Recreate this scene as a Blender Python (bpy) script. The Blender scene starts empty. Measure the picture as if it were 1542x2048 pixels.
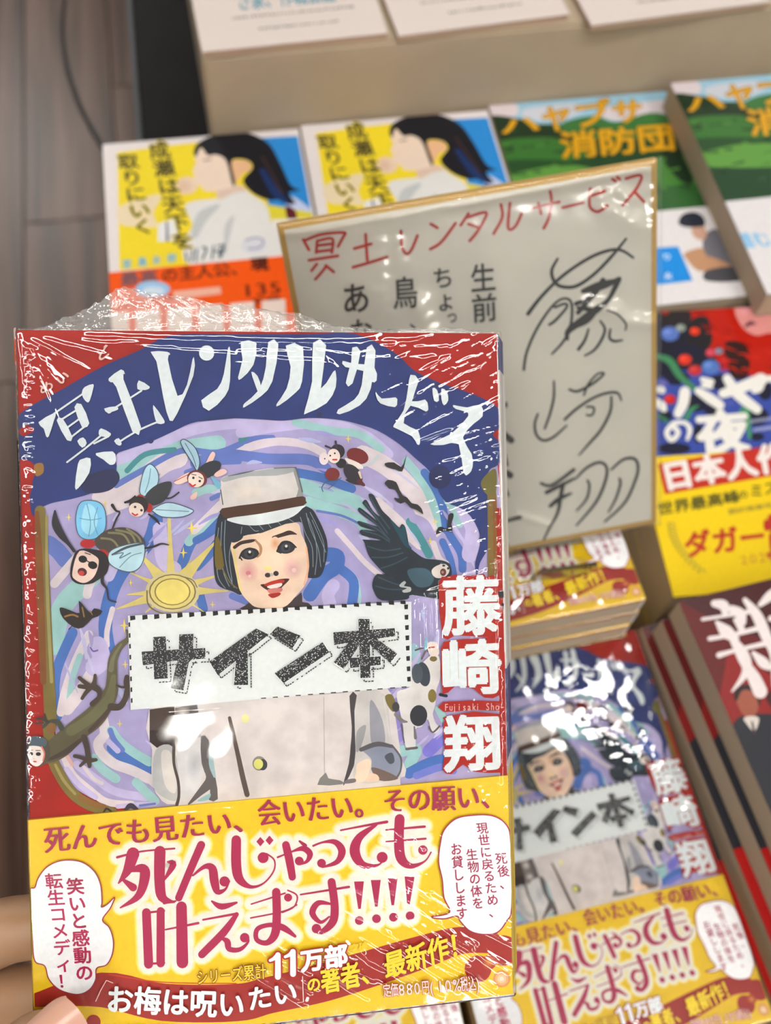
# Bookshop display: a shrink-wrapped paperback held over stacks of paperbacks, a signed card on a clear stand behind.
import bpy, bmesh, math, random
from mathutils import Vector, Matrix, noise
from mathutils.geometry import tessellate_polygon
random.seed(7)
sc = bpy.context.scene
# ---------------------------------------------------------------- camera / light / exposure
# all measures in millimetres around the lens, turned into metres; the floor lies 1.19 m below the lens
EYE = 0.0
RW = Matrix(((0.9849113, -0.1265356, 0.1180611), (-0.1671892, -0.8718840, 0.4602891), (0.0446926, -0.4730825, -0.8798838)))
F = 2000.0
def W(p):
    return Vector((p[0], p[1], p[2] + EYE)) * 0.001
cam = bpy.data.cameras.new('camera')
cam.sensor_fit = 'VERTICAL'; cam.sensor_height = 36.0; cam.lens = F / 2048 * 36
cam.clip_start = 0.01; cam.clip_end = 60
cam.dof.use_dof = True; cam.dof.focus_distance = 0.215; cam.dof.aperture_fstop = 15.5
co = bpy.data.objects.new('camera', cam); sc.collection.objects.link(co)
cx, cy, cz = [Vector([RW[r][c] for r in range(3)]) for c in range(3)]
cm = Matrix((cx, -cy, -cz)).transposed().to_4x4(); cm.translation = W((0, 0, 0)); co.matrix_world = cm
sc.camera = co
sc.view_settings.view_transform = 'Standard'; sc.view_settings.look = 'None'
sc.view_settings.gamma = 1; sc.view_settings.use_curve_mapping = False
sc.view_settings.exposure = -0.62
world = bpy.data.worlds.new('shop_air'); sc.world = world; world.use_nodes = True
world.node_tree.nodes['Background'].inputs[0].default_value = (1.0, 0.975, 0.95, 1)
world.node_tree.nodes['Background'].inputs[1].default_value = 0.46
LAMP = 88.0      # strength of the ceiling panels
LAMPS = [(50, -1540, 60, 100), (720, 690, 150, 190), (1220, -1500, 70, 1900), (-640, -1300, 70, 1700), (300, -350, 2200, 60),
         (300, -3150, 2200, 60), (-1010, 4370, 300, 800), (-1130, 3090, 260, 330), (1900, 2600, 150, 500), (1500, -5200, 900, 260)]   # x, y, size x, size y (mm)
CEIL = 1620.0

# ---------------------------------------------------------------- helpers
def lin(c):
    return tuple((v / 255 / 12.92 if v / 255 <= 0.04045 else ((v / 255 + 0.055) / 1.055) ** 2.4) for v in c)
def mat(name, col=(128, 128, 128), rough=0.5, spec=0.5, **k):
    m = bpy.data.materials.new(name); m.use_nodes = True
    b = m.node_tree.nodes['Principled BSDF']
    b.inputs['Base Color'].default_value = (*lin(col), 1); b.inputs['Roughness'].default_value = rough
    b.inputs['Specular IOR Level'].default_value = spec
    for a, v in k.items(): b.inputs[a.replace('_', ' ')].default_value = v
    return m
def nodes(m): return m.node_tree.nodes, m.node_tree.links, m.node_tree.nodes['Principled BSDF']
def tint(m, scale=(1, 1, 1), nscale=5.0, amount=0.2, detail=4, base=None, coord='Object', bump=0, rough_var=0):
    """noise that varies the material's own colour, optional relief"""
    N, L, b = nodes(m)
    tc = N.new('ShaderNodeTexCoord'); mp = N.new('ShaderNodeMapping'); mp.inputs['Scale'].default_value = scale
    nz = N.new('ShaderNodeTexNoise'); nz.inputs['Scale'].default_value = nscale; nz.inputs['Detail'].default_value = detail
    L.new(tc.outputs[coord], mp.inputs[0]); L.new(mp.outputs[0], nz.inputs[0])
    mr = N.new('ShaderNodeMapRange'); mr.inputs[1].default_value = 0.3; mr.inputs[2].default_value = 0.7
    mr.inputs[3].default_value = 1 - amount; mr.inputs[4].default_value = 1 + amount
    L.new(nz.outputs[0], mr.inputs[0])
    mx = N.new('ShaderNodeVectorMath'); mx.operation = 'SCALE'
    if base is not None: L.new(base, mx.inputs[0])
    else: mx.inputs[0].default_value = b.inputs['Base Color'].default_value[:3]
    L.new(mr.outputs[0], mx.inputs['Scale']); L.new(mx.outputs[0], b.inputs['Base Color'])
    if bump:
        bp = N.new('ShaderNodeBump'); bp.inputs['Strength'].default_value = bump; bp.inputs['Distance'].default_value = 0.001
        L.new(nz.outputs[0], bp.inputs['Height']); L.new(bp.outputs[0], b.inputs['Normal'])
    return m
def link(o, parent=None):
    sc.collection.objects.link(o)
    if parent is not None: o.parent = parent
    return o
def mesh_obj(name, verts, faces, m=None, parent=None, smooth=False):
    """verts in millimetres in the local frame"""
    me = bpy.data.meshes.new(name)
    me.from_pydata([(v[0] * .001, v[1] * .001, v[2] * .001) for v in verts], [], faces)
    if m: me.materials.append(m)
    if smooth:
        for p in me.polygons: p.use_smooth = True
    return link(bpy.data.objects.new(name, me), parent)
def box(name, x0, y0, z0, x1, y1, z1, m, parent=None, bev=0.0):
    me = bpy.data.meshes.new(name); bm = bmesh.new()
    vs = [bm.verts.new((x * .001, y * .001, z * .001)) for x in (x0, x1) for y in (y0, y1) for z in (z0, z1)]
    for f in ((0, 1, 3, 2), (4, 6, 7, 5), (0, 4, 5, 1), (2, 3, 7, 6), (0, 2, 6, 4), (1, 5, 7, 3)): bm.faces.new([vs[i] for i in f])
    if bev: bmesh.ops.bevel(bm, geom=bm.edges[:], offset=bev * .001, segments=2, affect='EDGES')
    bm.to_mesh(me); bm.free()
    if m: me.materials.append(m)
    return link(bpy.data.objects.new(name, me), parent)
def tag(o, label=None, cat=None, group=None, kind=None):
    for k, v in (('label', label), ('category', cat), ('group', group), ('kind', kind)):
        if v: o[k] = v
    return o
def empty(name, mw):
    o = bpy.data.objects.new(name, None); o.empty_display_size = 0.02; link(o); o.matrix_world = mw; return o
def copy_tree(o, parent=None):
    c = o.copy(); sc.collection.objects.link(c)
    if parent is not None: c.parent = parent
    for ch in list(o.children): copy_tree(ch, c)
    return c
def ray(u, v):
    return RW @ Vector(((u - 771) / F, (v - 1024) / F, 1))
def hit(u, v, z):
    d = ray(u, v); return d * (z / d.z)
def at(u, v, depth):
    return ray(u, v) * depth

class Plane:
    """a printed face: O top-left corner, ex to the right, ed down (millimetres, about the lens)"""
    def __init__(s, O, ex, ed):
        s.O = Vector(O); s.ex = Vector(ex).normalized(); ed = Vector(ed)
        s.ed = (ed - s.ex * ed.dot(s.ex)).normalized(); s.n = s.ex.cross(-s.ed).normalized()
    def loc(s, u, v):
        d = ray(u, v); t = s.O.dot(s.n) / d.dot(s.n); p = d * t - s.O
        return (p.dot(s.ex), -p.dot(s.ed))
    def matrix(s, depth):
        """frame whose origin lies depth mm below the printed face"""
        m = Matrix((s.ex, -s.ed, s.n)).transposed().to_4x4(); m.translation = W(s.O - s.n * depth); return m
def flat(u, v, z, yaw=0.0):
    """horizontal face whose top-left corner is seen at u, v"""
    return Plane(hit(u, v, z), (math.cos(yaw), math.sin(yaw), 0), (math.sin(yaw), -math.cos(yaw), 0))

VIEWS = {'0': (0, 0, 1), 'V3': (0, 560, 2.7536), 'V4': (500, 560, 2.7536), 'V5': (0, 1000, 2.7536), 'V6': (500, 1000, 2.7536),
         'V7': (0, 1500, 2.7536), 'V8': (500, 1500, 2.7536), 'A': (400, 900, 5.14), 'B': (240, 1190, 4.81875), 'C': (540, 1190, 4.81875),
         'D': (690, 960, 4.5353), 'E': (280, 1370, 3.855), 'F': (660, 1280, 4.0579), 'G': (50, 1260, 5.389), 'H': (860, 1130, 4.6556),
         'L': (0, 1700, 5.14), 'N': (190, 230, 3.586), 'Y': (960, 150, 2.6495), 'K': (1290, 560, 6.0238), 'K2': (1290, 860, 6.0238),
         'S': (540, 300, 1.9275), 'S2': (980, 560, 2.744), 'S3': (771, 0, 2.0), 'Z': (1180, 1160, 4.26), 'T1': (380, 0, 3.6714), 'T2': (780, 0, 2.0236)}
def cr(pts, n=5, closed=True):
    out = []; m = len(pts)
    for i in range(m if closed else m - 1):
        p0 = pts[(i - 1) % m] if closed or i > 0 else pts[i]
        p1 = pts[i]; p2 = pts[(i + 1) % m]
        p3 = pts[(i + 2) % m] if closed or i + 2 < m else pts[i + 1]
        for k in range(n):
            t = k / n
            out.append(tuple(0.5 * ((2 * b) + (-a + c) * t + (2 * a - 5 * b + 4 * c - d) * t * t + (-a + 3 * b - 3 * c + d) * t ** 3)
                             for a, b, c, d in zip(p0, p1, p2, p3)))
    if not closed: out.append(tuple(pts[-1]))
    return out
GL = {}
def glyph(ch, off):
    k = (ch, off)
    if k not in GL:
        c = bpy.data.curves.new('glyph', 'FONT'); c.body = ch; c.resolution_u = 3; c.offset = off
        o = bpy.data.objects.new('glyph', c); me = o.to_mesh()
        GL[k] = ([(v.co.x, v.co.y) for v in me.vertices], [tuple(p.vertices) for p in me.polygons])
        o.to_mesh_clear(); bpy.data.objects.remove(o); bpy.data.curves.remove(c)
    return GL[k]
STEP = 0.0011
class Art:
    """flat print on a face: coloured shapes, each a hair above the last"""
    def __init__(s, plane, z0=0.0):
        s.pl = plane; s.v = []; s.f = []; s.c = []; s.m = []; s.z = z0; s.view = '0'; s.mi = 0
    def _add(s, px, faces, col, up=True, mm=False):
        s.z += STEP
        b = len(s.v)
        for p in px:
            x, y = p if mm else s.pl.loc(p[0], p[1])
            s.v.append((x, y, s.z))
        L = lin(col)
        for f in faces: s.f.append([b + i for i in f]); s.c.append(L); s.m.append(s.mi)
    def px(s, pts):
        if isinstance(pts, str): pts = [tuple(float(t) for t in q.split(',')) for q in pts.split()]
        ox, oy, k = VIEWS[s.view]
        return [(ox + p[0] / k, oy + p[1] / k) + tuple(w / k for w in p[2:]) for p in pts]
    def fill(s, pts, col, mm=False, up=True):
        tri = tessellate_polygon([[Vector((p[0], p[1], 0)) for p in pts]])
        s._add([p[:2] for p in pts], tri, col, up, mm)
    def poly(s, pts, col, n=4, up=True):
        p = s.px(pts); s.fill(cr(p, n) if n > 1 else p, col, up=up)
    def stroke(s, pts, col, w=None, n=5, grow=0, cap=True, up=True, closed=False):
        p = s.px(pts); k = VIEWS[s.view][2]
        p = [(q[0], q[1], (q[2] if len(q) > 2 else w / k)) for q in p]
        q = cr(p, n, closed) if len(p) > 2 or closed else p
        if closed: q = q + [q[0]]
        vs = []; fs = []
        for i, (x, y, ww) in enumerate(q):
            a = q[max(i - 1, 0)]; b = q[min(i + 1, len(q) - 1)]
            dx, dy = b[0] - a[0], b[1] - a[1]; l = math.hypot(dx, dy) or 1; h = max(ww, 0.2) / 2 + grow / k
            vs += [(x - dy / l * h, y + dx / l * h), (x + dy / l * h, y - dx / l * h)]
            if i: fs.append((2 * i - 2, 2 * i - 1, 2 * i + 1, 2 * i))
        if cap and not closed:
            for e, f, i0, sg in ((q[0], q[1], 0, -1), (q[-1], q[-2], 2 * len(q) - 2, 1)):
                h = max(e[2], 0.2) / 2 + grow / k
                if h < 0.4: continue
                dx, dy = (f[0] - e[0]) * -1, (f[1] - e[1]) * -1; l = math.hypot(dx, dy) or 1; dx /= l; dy /= l
                b = len(vs); m = 6; px_, py_ = -dy * sg, dx * sg
                vs += [(e[0] + h * (px_ * math.cos(math.pi * t / m) + dx * math.sin(math.pi * t / m)), e[1] + h * (py_ * math.cos(math.pi * t / m) + dy * math.sin(math.pi * t / m))) for t in range(1, m)]
                fs.append((i0,) + tuple(range(b, b + m - 1)) + (i0 + 1,))
        s._add(vs, fs, col, up)
        if len(q) > 14:
            b0 = len(s.v) - len(vs)
            for i in range(2 * len(q)): v = s.v[b0 + i]; s.v[b0 + i] = (v[0], v[1], v[2] + STEP * 1.6 * (i // 2) / len(q))
            s.z += STEP * 1.6
    def disc(s, x, y, r, col, ry=None, rot=0, m=20, up=True):
        (x, y), = s.px([(x, y)]); k = VIEWS[s.view][2]; ry = (ry or r) / k; r = r / k
        c, q = math.cos(rot), math.sin(rot)
        s._add([(x + r * math.cos(t * 6.2832 / m) * c - ry * math.sin(t * 6.2832 / m) * q, y + r * math.cos(t * 6.2832 / m) * q + ry * math.sin(t * 6.2832 / m) * c)
                for t in range(m)], [tuple(range(m))], col, up)
    def soft(s, x, y, r, col, under, ry=None, n=6, rot=0):
        for i in range(n):
            t = (i + 1) / n; f = 1 - i / n
            s.disc(x, y, r * f, tuple(u + (c - u) * t for c, u in zip(col, under)), (ry or r) * f, rot)
    def star(s, x, y, r, col):
        s.poly([(x + (r if i % 2 == 0 else r * .3) * (1.3 if i % 4 == 0 else 1) * math.sin(i * math.pi / 4), y - (r if i % 2 == 0 else r * .3) * (1.4 if i % 4 == 0 else .8) * math.cos(i * math.pi / 4)) for i in range(8)], col, 1)
    def text(s, txt, quad, col, bold=0.0, vert=False, smear=0.0, up=True, mm=False):
        q = quad if mm else s.px(quad); n = len(txt)
        if up: s.z += STEP
        for i, ch in enumerate(txt):
            if ch == ' ': continue
            vs, fs = glyph(ch, 0.0); wd = 1.0
            if ord(ch) < 0x2000: wd = 0.62
            a, b = i / n, (i + 1) / n
            rr_ = ([(0, 0)] if not smear else [(-smear, 0), (-.33 * smear, 0), (.33 * smear, 0), (smear, 0)]) if bold < .008 else [(bold * math.cos(t * 1.0472), bold * math.sin(t * 1.0472)) for t in range(6)] + ([(0, 0)] if bold > .04 else [])
            for kx, ky in rr_:
                o = []
                for x, y in vs:
                    gx = (x / wd if wd < 1 else x) + kx; gy = 0.88 - y + ky
                    if wd < 1: gy = 0.93 - y * 1.1
                    if vert: tx, ty = gx, a + (b - a) * gy
                    else: tx, ty = a + (b - a) * gx, gy
                    o.append(tuple((q[0][j] * (1 - tx) + q[1][j] * tx) * (1 - ty) + (q[3][j] * (1 - tx) + q[2][j] * tx) * ty for j in (0, 1)))
                s._add(o, fs, col, False, mm)
    def clip(s, w, h):
        nv, nf, nc, nm = [], [], [], []
        for f, c, m in zip(s.f, s.c, s.m):
            P = [s.v[i] for i in f]
            if not all(0 <= p[0] <= w and -h <= p[1] <= 0 for p in P):
                for ax, lim, sg in ((0, 0, 1), (0, w, -1), (1, -h, 1), (1, 0, -1)):
                    Q = []
                    for i, p in enumerate(P):
                        r = P[i - 1]; a, b = (r[ax] - lim) * sg, (p[ax] - lim) * sg
                        if (a < 0) != (b < 0): t = a / (a - b); Q.append(tuple(u + (v - u) * t for u, v in zip(r, p)))
                        if b >= 0: Q.append(p)
                    P = Q
                    if not P: break
            if len(P) > 2: nf.append(list(range(len(nv), len(nv) + len(P)))); nv += P; nc.append(c); nm.append(m)
        s.v, s.f, s.c, s.m = nv, nf, nc, nm
    def build(s, name, parent, mats, z=0.0, size=None):
        if size != 'all': s.clip(*(size or (BW, BH)))
        me = bpy.data.meshes.new(name)
        me.from_pydata([(v[0] * .001, v[1] * .001, (v[2] + z) * .001) for v in s.v], [], s.f)
        at_ = me.color_attributes.new('Ink', 'FLOAT_COLOR', 'CORNER'); buf = []
        for p, c in zip(me.polygons, s.c): buf += list((*c, 1.0)) * p.loop_total
        at_.data.foreach_set('color', buf)
        for m in (mats if isinstance(mats, list) else [mats]): me.materials.append(m)
        me.polygons.foreach_set('material_index', s.m)
        return link(bpy.data.objects.new(name, me), parent)
def ink(name, rough=0.45, spec=0.16, amount=0.05, scale=900, coat=0.0, var=(1, 1, 1)):
    m = mat(name, rough=rough, spec=spec, Coat_Weight=coat, Coat_Roughness=0.25)
    N, L, b = nodes(m); a = N.new('ShaderNodeVertexColor'); a.layer_name = 'Ink'
    return tint(m, var, scale, amount, base=a.outputs[0])
INK = ink('printed_ink'); PAINT = ink('painted_print', amount=0.13, scale=200, rough=0.45)
INKM = ink('matt_print', rough=0.55, spec=0.2, amount=0.03)
GLOSSY = ink('glossy_print', rough=0.35, spec=0.3, amount=0.05, coat=0.12)
# ---------------------------------------------------------------- the printed cover of the held paperback
BW, BH, BT = 103.4, 149.8, 12.7
HELD = Plane((-46.1125, 141.1016, -167.9855), (0.99285, -0.05805, -0.10431), (-0.10147, -0.87067, -0.48129))
RED = (156, 24, 12); BLUE = (38, 54, 112); WHT = (214, 222, 224)
LAV = (162, 153, 194); PERI = (96, 116, 182); BLU = (70, 108, 175); MINT = (150, 192, 190); CREAM = (210, 198, 202); TEAL = (66, 134, 140); LILAC = (186, 176, 212)
def full(a, col): a._add([(0, 0), (BW, 0), (BW, -BH), (0, -BH)], [(0, 3, 2, 1)], col, mm=True)
bg = Art(HELD, 0.02); full(bg, RED)
bg.view = 'V5'
bg.poly('215,-20 500,-600 1380,-650 1900,-620 2400,-500 2740,-200 2735,900 2700,1700 1200,1760 700,1700 430,1600 320,1420 290,900 240,300', LAV, 3)
def R(view, col, w, pts):
    bg.view = view; bg.stroke(pts, col, w)
# broad sweeps of the painted whirl
for a in (('V3', MINT, 90, '640,1060 850,960 1050,920 1200,900'), ('V3', LILAC, 60, '600,1010 800,930 1050,830 1300,790 1600,800'),
          ('V3', CREAM, 110, '560,1200 760,1110 900,1010 980,980'), ('V3', CREAM, 80, '500,1290 620,1240 760,1190'), ('V3', PERI, 34, '640,1130 800,1040 1000,940 1200,950 1380,880 1500,870'),
          ('V3', TEAL, 30, '700,1050 800,960 960,935'), ('V3', TEAL, 36, '1330,880 1430,810 1640,795'), ('V3', CREAM, 44, '1270,975 1400,910 1540,890 1700,905'),
          ('V4', LILAC, 60, '-50,840 200,800 420,790 620,850 760,960'), ('V4', CREAM, 44, '-20,925 150,890 300,905 400,950'), ('V4', MINT, 44, '250,785 450,830 600,850 720,930'),
          ('V4', PERI, 60, '-300,1010 -150,960 100,985 320,990 420,1040'), ('V4', BLU, 50, '250,1060 400,1090 560,1150'), ('V4', PERI, 30, '-350,1060 -200,1010 -60,1000'),
          ('V4', MINT, 80, '280,1130 430,1180 560,1215 720,1290'), ('V4', CREAM, 100, '620,960 740,1020 850,1110 930,1220 1010,1370'), ('V4', MINT, 50, '860,1000 950,1110 1000,1210 1060,1370'),
          ('V4', LILAC, 60, '420,1250 600,1300 760,1250'), ('V4', BLU, 44, '960,1060 1020,1150 1060,1250 1080,1377'),
          ('V6', MINT, 60, '320,10 480,60 600,110 640,180'), ('V6', PERI, 14, '370,60 500,85 590,125'), ('V6', CREAM, 30, '480,170 560,260 640,350 760,450'), ('V6', CREAM, 70, '700,20 800,110 860,170 940,240'),
          ('V6', MINT, 16, '590,440 605,520 600,580'), ('V6', TEAL, 46, '880,120 930,200 985,300'), ('V6', BLU, 80, '420,300 480,310 470,370 400,420 330,520'),
          ('V6', BLU, 54, '500,380 570,450 560,580'), ('V6', LILAC, 70, '460,470 430,520 440,570'), ('V6', BLU, 44, '1060,40 1090,170 1160,290 1170,380'), ('V6', BLU, 40, '1060,230 1100,320 1120,410'),
          ('V6', MINT, 50, '1090,0 1130,60 1150,130'), ('V6', LILAC, 90, '1180,60 1230,160 1210,300'), ('V6', CREAM, 34, '1010,240 1040,320 1080,350'), ('V6', LAV, 50, '1000,200 960,130 900,100'),
          ('V5', PERI, 90, '270,240 320,280 360,330'), ('V5', CREAM, 50, '420,320 360,390 300,460'), ('V5', MINT, 110, '560,370 440,480 350,580 310,700 300,800'),
          ('V5', BLU, 76, '860,110 820,230 700,360 640,450 600,560 580,700 600,830'), ('V5', BLU, 56, '400,730 345,850 310,950 300,1060 315,1190'), ('V5', CREAM, 46, '490,740 420,880 360,1050 335,1170'),
          ('V5', CREAM, 30, '620,600 590,720 590,800'), ('V5', MINT, 34, '440,860 400,980 380,1120'), ('V5', CREAM, 70, '510,950 440,1060 370,1150'), ('V5', LILAC, 100, '540,800 560,880 520,920'),
          ('V5', BLU, 60, '1190,80 1060,220 1000,360'), ('V5', MINT, 50, '1210,50 1120,140 1040,230'), ('V5', LILAC, 80, '880,160 900,330 960,380'), ('V5', BLU, 50, '1100,520 1120,600'), ('V5', LILAC, 60, '700,200 640,330 600,420'), ('V5', CREAM, 50, '560,370 500,450 480,520'),
          ('A', CREAM, 80, '-60,830 80,690 210,560'), ('A', BLU, 80, '-40,930 100,850 200,770'), ('A', BLU, 90, '-30,1200 80,1090 170,960'), ('A', MINT, 90, '-40,440 80,400 210,420'), ('A', PERI, 50, '120,500 200,460'), ('A', PERI, 70, '330,1500 480,1560'),
          ('G', BLU, 120, '940,1270 1080,1390 1200,1450 1340,1510'), ('G', CREAM, 110, '840,960 860,1120 790,1220 830,1330 960,1440 1150,1510 1330,1600'), ('G', MINT, 100, '930,1080 1020,1200 1160,1310 1340,1420'),
          ('G', PERI, 60, '920,1080 960,1180 1050,1290'), ('G', LILAC, 90, '560,1450 760,1600 980,1740 1300,1800'), ('G', MINT, 100, '740,1380 840,1500 980,1600'), ('G', CREAM, 40, '640,1480 740,1600 830,1650'),
          ('G', CREAM, 80, '430,1380 520,1560 700,1720 880,1850 1150,1880'), ('G', MINT, 100, '1200,1640 1300,1740 1400,1840'), ('G', LILAC, 60, '900,1200 1000,1300'), ('G', LILAC, 60, '450,1500 580,1660 760,1800'), ('G', CREAM, 50, '1260,1560 1400,1680'), ('G', (215, 170, 165), 40, '450,1350 510,1450'),
          ('G', LILAC, 50, '1000,1900 1200,1880 1400,1870'), ('G', PERI, 26, '1240,1890 1400,1870'), ('F', (140, 130, 200), 150, '450,450 500,620 540,760'), ('F', MINT, 90, '480,800 560,900 700,880 640,1010'), ('F', (120, 115, 200), 100, '800,900 900,800 960,700'),
          ('F', BLU, 90, '640,1080 800,1000 950,960'), ('F', (110, 120, 195), 60, '700,1100 900,1030 1000,1060'), ('F', (150, 190, 200), 70, '680,60 700,160 660,260'), ('F', MINT, 60, '880,560 920,640')): R(*a)
# short dabs following the whirl
rnd = random.Random(3)
for i in range(95):
    t = rnd.uniform(0, 6.283); r = rnd.uniform(0.55, 1.0); cx0, cy0 = 545, 1230
    x, y = cx0 + 440 * r * math.cos(t), cy0 + 380 * r * math.sin(t)
    if y > 1600: continue
    dx, dy = -math.sin(t) * 440, math.cos(t) * 380; l = math.hypot(dx, dy); dx /= l; dy /= l; q = rnd.uniform(12, 34); w = rnd.uniform(4, 11)
    bg.view = '0'; bg.stroke([(x - dx * q, y - dy * q, w * .4), (x + rnd.uniform(-3, 3), y + rnd.uniform(-3, 3), w), (x + dx * q, y + dy * q, w * .3)], rnd.choice([LAV, LILAC, (156, 150, 204), (172, 176, 212), (190, 186, 214)]), n=3)
# sun with rays
bg.view = 'V5'; SUN = (206, 190, 112)
for x, y, w in ((930, 60, 40), (1200, 215, 70), (740, 260, 60), (720, 400, 40), (640, 600, 60), (1210, 410, 50), (1260, 500, 60), (1130, 620, 30), (800, 620, 40), (1050, 330, 30), (820, 560, 50), (700, 520, 50)):
    bg.stroke([(945, 500, 120 if y > 100 else 60), (945 + (x - 945) * .5, 500 + (y - 500) * .5, w * .7), (x, y, 6 if y > 100 else 16)], SUN, n=3, cap=False)
for r, c in ((150, (196, 186, 140)), (130, (120, 105, 60)), (122, (208, 194, 122)), (100, (140, 122, 66)), (92, (222, 206, 118))): bg.disc(950, 505, r, c, r * .75)
bg.stroke('810,500 820,580 900,625 1000,620', (120, 104, 60), 8); bg.stroke('1085,480 1060,440 1000,420', (120, 104, 60), 6)
for v, x, y, r in (('V5', 380, 95, 18), ('V5', 1055, 155, 34), ('V5', 1010, 290, 24), ('V5', 720, 455, 18), ('V5', 690, 905, 20), ('V5', 660, 1230, 18), ('V5', 1170, 575, 18), ('V5', 580, 20, 16), ('V4', 540, 875, 20), ('V6', 1020, 120, 16), ('V6', 990, 225, 18), ('V5', 685, 690, 30)):
    bg.view = v; bg.star(x, y, r, (226, 205, 100))
# blue arch and painted frame
bl = Art(HELD, bg.z)
bl.view = 'V3'
top = '100,880 100,760 170,695 330,610 560,480 760,392 950,305 1300,300 1700,300 1957,298 2170,400 2280,500 2430,570 2630,640 2747,712 2755,800 2712,850 2750,900 2750,1010 2680,1070 2690,1300 2690,1460 2640,1560 2625,1640 2615,1560 2640,1460 2630,1370 2560,1270 2450,1220 2400,1130 2360,1050 2290,985 2200,905 2080,830 1960,790 1850,768 1700,760 1560,775 1440,768 1300,762 1180,765 1050,790 960,832 820,895 700,935 640,965 640,1060 560,1150 420,1200 300,1225 245,1245 205,1270 180,1300 165,1200 180,1110 120,1010 100,980'
bl.poly(top, BLUE, 3)
bl.poly('450,1150 470,1085 600,1040 650,1060 655,1110 600,1160 500,1175', (40, 44, 80)); bl.stroke('1090,770 1180,762 1290,752', (36, 50, 100), 20); bl.disc(830, 885, 16, (36, 48, 96))
bl.view = 'V4'; bl.disc(1045, 1085, 62, (34, 42, 84), 66); bl.disc(382, 742, 16, (40, 46, 80)); bl.disc(1040, 580, 24, (44, 46, 80), 12)
bl.view = 'V3'; bl.poly('105,830 150,800 190,830 130,860', RED); bl.poly('100,1000 170,1000 195,1050 170,1120 110,1140', RED); bl.poly('190,1020 235,1010 240,1060 200,1080', (150, 110, 50))
bl.view = 'V5'
OL = (118, 104, 52)
bl.stroke('222,60,60 235,300,66 255,700,62 270,1000,66 280,1230,70', OL); bl.stroke('205,70,24 215,300,40 230,700,40 240,1000,34', (122, 76, 34)); bl.stroke('258,90,14 262,500,18 285,1000,18', (150, 142, 90))
bl.view = 'G'
bl.stroke('250,1000,120 290,1350,120 390,1580,120 520,1760,120 700,1880,120 950,1960,100', OL); bl.stroke('600,1790,60 720,1860,70 860,1900,50', (130, 92, 44)); bl.stroke('330,1450,30 420,1620,34 540,1760,30', (150, 140, 84))
bl.stroke('850,1960,20 880,1920,22 930,1950,20', (40, 34, 34)); bl.stroke('1085,1930,30 1140,1890,60 1210,1930,30', (52, 46, 58))
bl.view = 'V6'; bl.stroke('1330,-30,50 1335,200,56 1330,420,50', (122, 100, 48)); bl.stroke('1345,0,20 1350,400,20', (130, 84, 36)); bl.view = 'V4'; bl.poly('1270,1110 1350,1040 1350,1180 1300,1180', (112, 104, 52))

bl.view = '0'; bl.poly('992,1016 1015,1016 1025,1570 1000,1570', RED, 1)
# ------- painted figures
fg = Art(HELD, bl.z + 0.01); SK = (226, 200, 178); DK = (34, 34, 40)
fg.view = 'A'   # person in a white cap
fg.poly('460,1600 560,1560 900,1560 1040,1460 1050,1560 1110,1570 1110,1650 450,1650', (62, 52, 54), 2)
fg.poly('210,640 150,900 140,1180 180,1380 330,1450 430,1480 460,1300 340,960 420,900 620,850 980,740 1060,820 1100,1250 1100,1310 1230,1300 1290,1160 1310,1010 1290,880 1210,700 1120,590 900,560 400,640', (38, 44, 54))
for p in ('225,740 215,1000 240,1250 300,1400', '260,720 250,1000 285,1250 350,1410', '190,800 170,1050 185,1300 260,1420', '300,740 330,900 300,1100 330,1350', '340,760 360,860 350,940', '380,770 400,880', '1090,650 1130,800 1210,1000 1240,1200', '1130,640 1200,780 1270,960 1270,1150', '1030,690 1080,850 1150,1000 1160,1200', '1110,700 1180,900 1200,1080 1180,1280', '1150,720 1230,900 1290,1050'):
    fg.stroke(p, (140, 160, 168), 6)
fg.poly('160,900 200,920 235,1100 240,1210 170,1220 150,1100', (108, 92, 40)); fg.stroke('240,1240 300,1350 380,1420', (110, 96, 50), 14)
fg.poly('320,960 460,880 620,850 900,750 1010,760 1040,860 1100,1010 1110,1260 1080,1380 1000,1480 850,1620 600,1620 500,1560 420,1460 380,1320 340,1120', SK)
fg.poly('330,1000 360,1000 400,1300 440,1450 400,1420 350,1150', (222, 204, 140)); fg.stroke('1090,1000 1110,1200 1070,1380', (226, 176, 142), 20)
fg.poly('290,740 420,740 440,900 330,950 310,850', (38, 44, 54)); fg.poly('430,760 620,770 900,700 1000,740 880,760 640,850 600,850 500,830 520,870 440,850', (44, 50, 58), 2)
for p in ('500,770 560,830 600,830', '600,765 650,820', '700,760 730,800', '800,740 830,770', '430,790 420,860', '900,700 960,740'): fg.stroke(p, (150, 168, 172), 5)
fg.soft(500, 1250, 100, (206, 150, 150), SK, 110); fg.soft(950, 1215, 100, (208, 162, 166), SK, 110); fg.disc(495, 1265, 26, (200, 120, 130), 22); fg.disc(510, 1295, 16, (230, 195, 190)); fg.disc(965, 1235, 24, (228, 196, 190))
fg.stroke('355,1000,34 420,955,36 520,935,34 570,925,16', (60, 42, 38)); fg.stroke('570,930,20 620,990,30 620,1060,26 590,1100,16', (168, 128, 96)); fg.stroke('755,900,34 850,870,40 920,850,46 990,865,10', (56, 40, 36)); fg.soft(770, 960, 50, (216, 160, 120), SK, 70, 4)
for cx_, cy_, rx in ((510, 1065, 95), (885, 1005, 92)):
    fg.disc(cx_, cy_, rx, (44, 44, 52), 60, -.12); fg.disc(cx_ - 5, cy_, rx * .55, (62, 66, 74), 46); fg.disc(cx_, cy_, 26, (20, 20, 26)); fg.disc(cx_, cy_ - 18, 14, (225, 228, 230))
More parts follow.
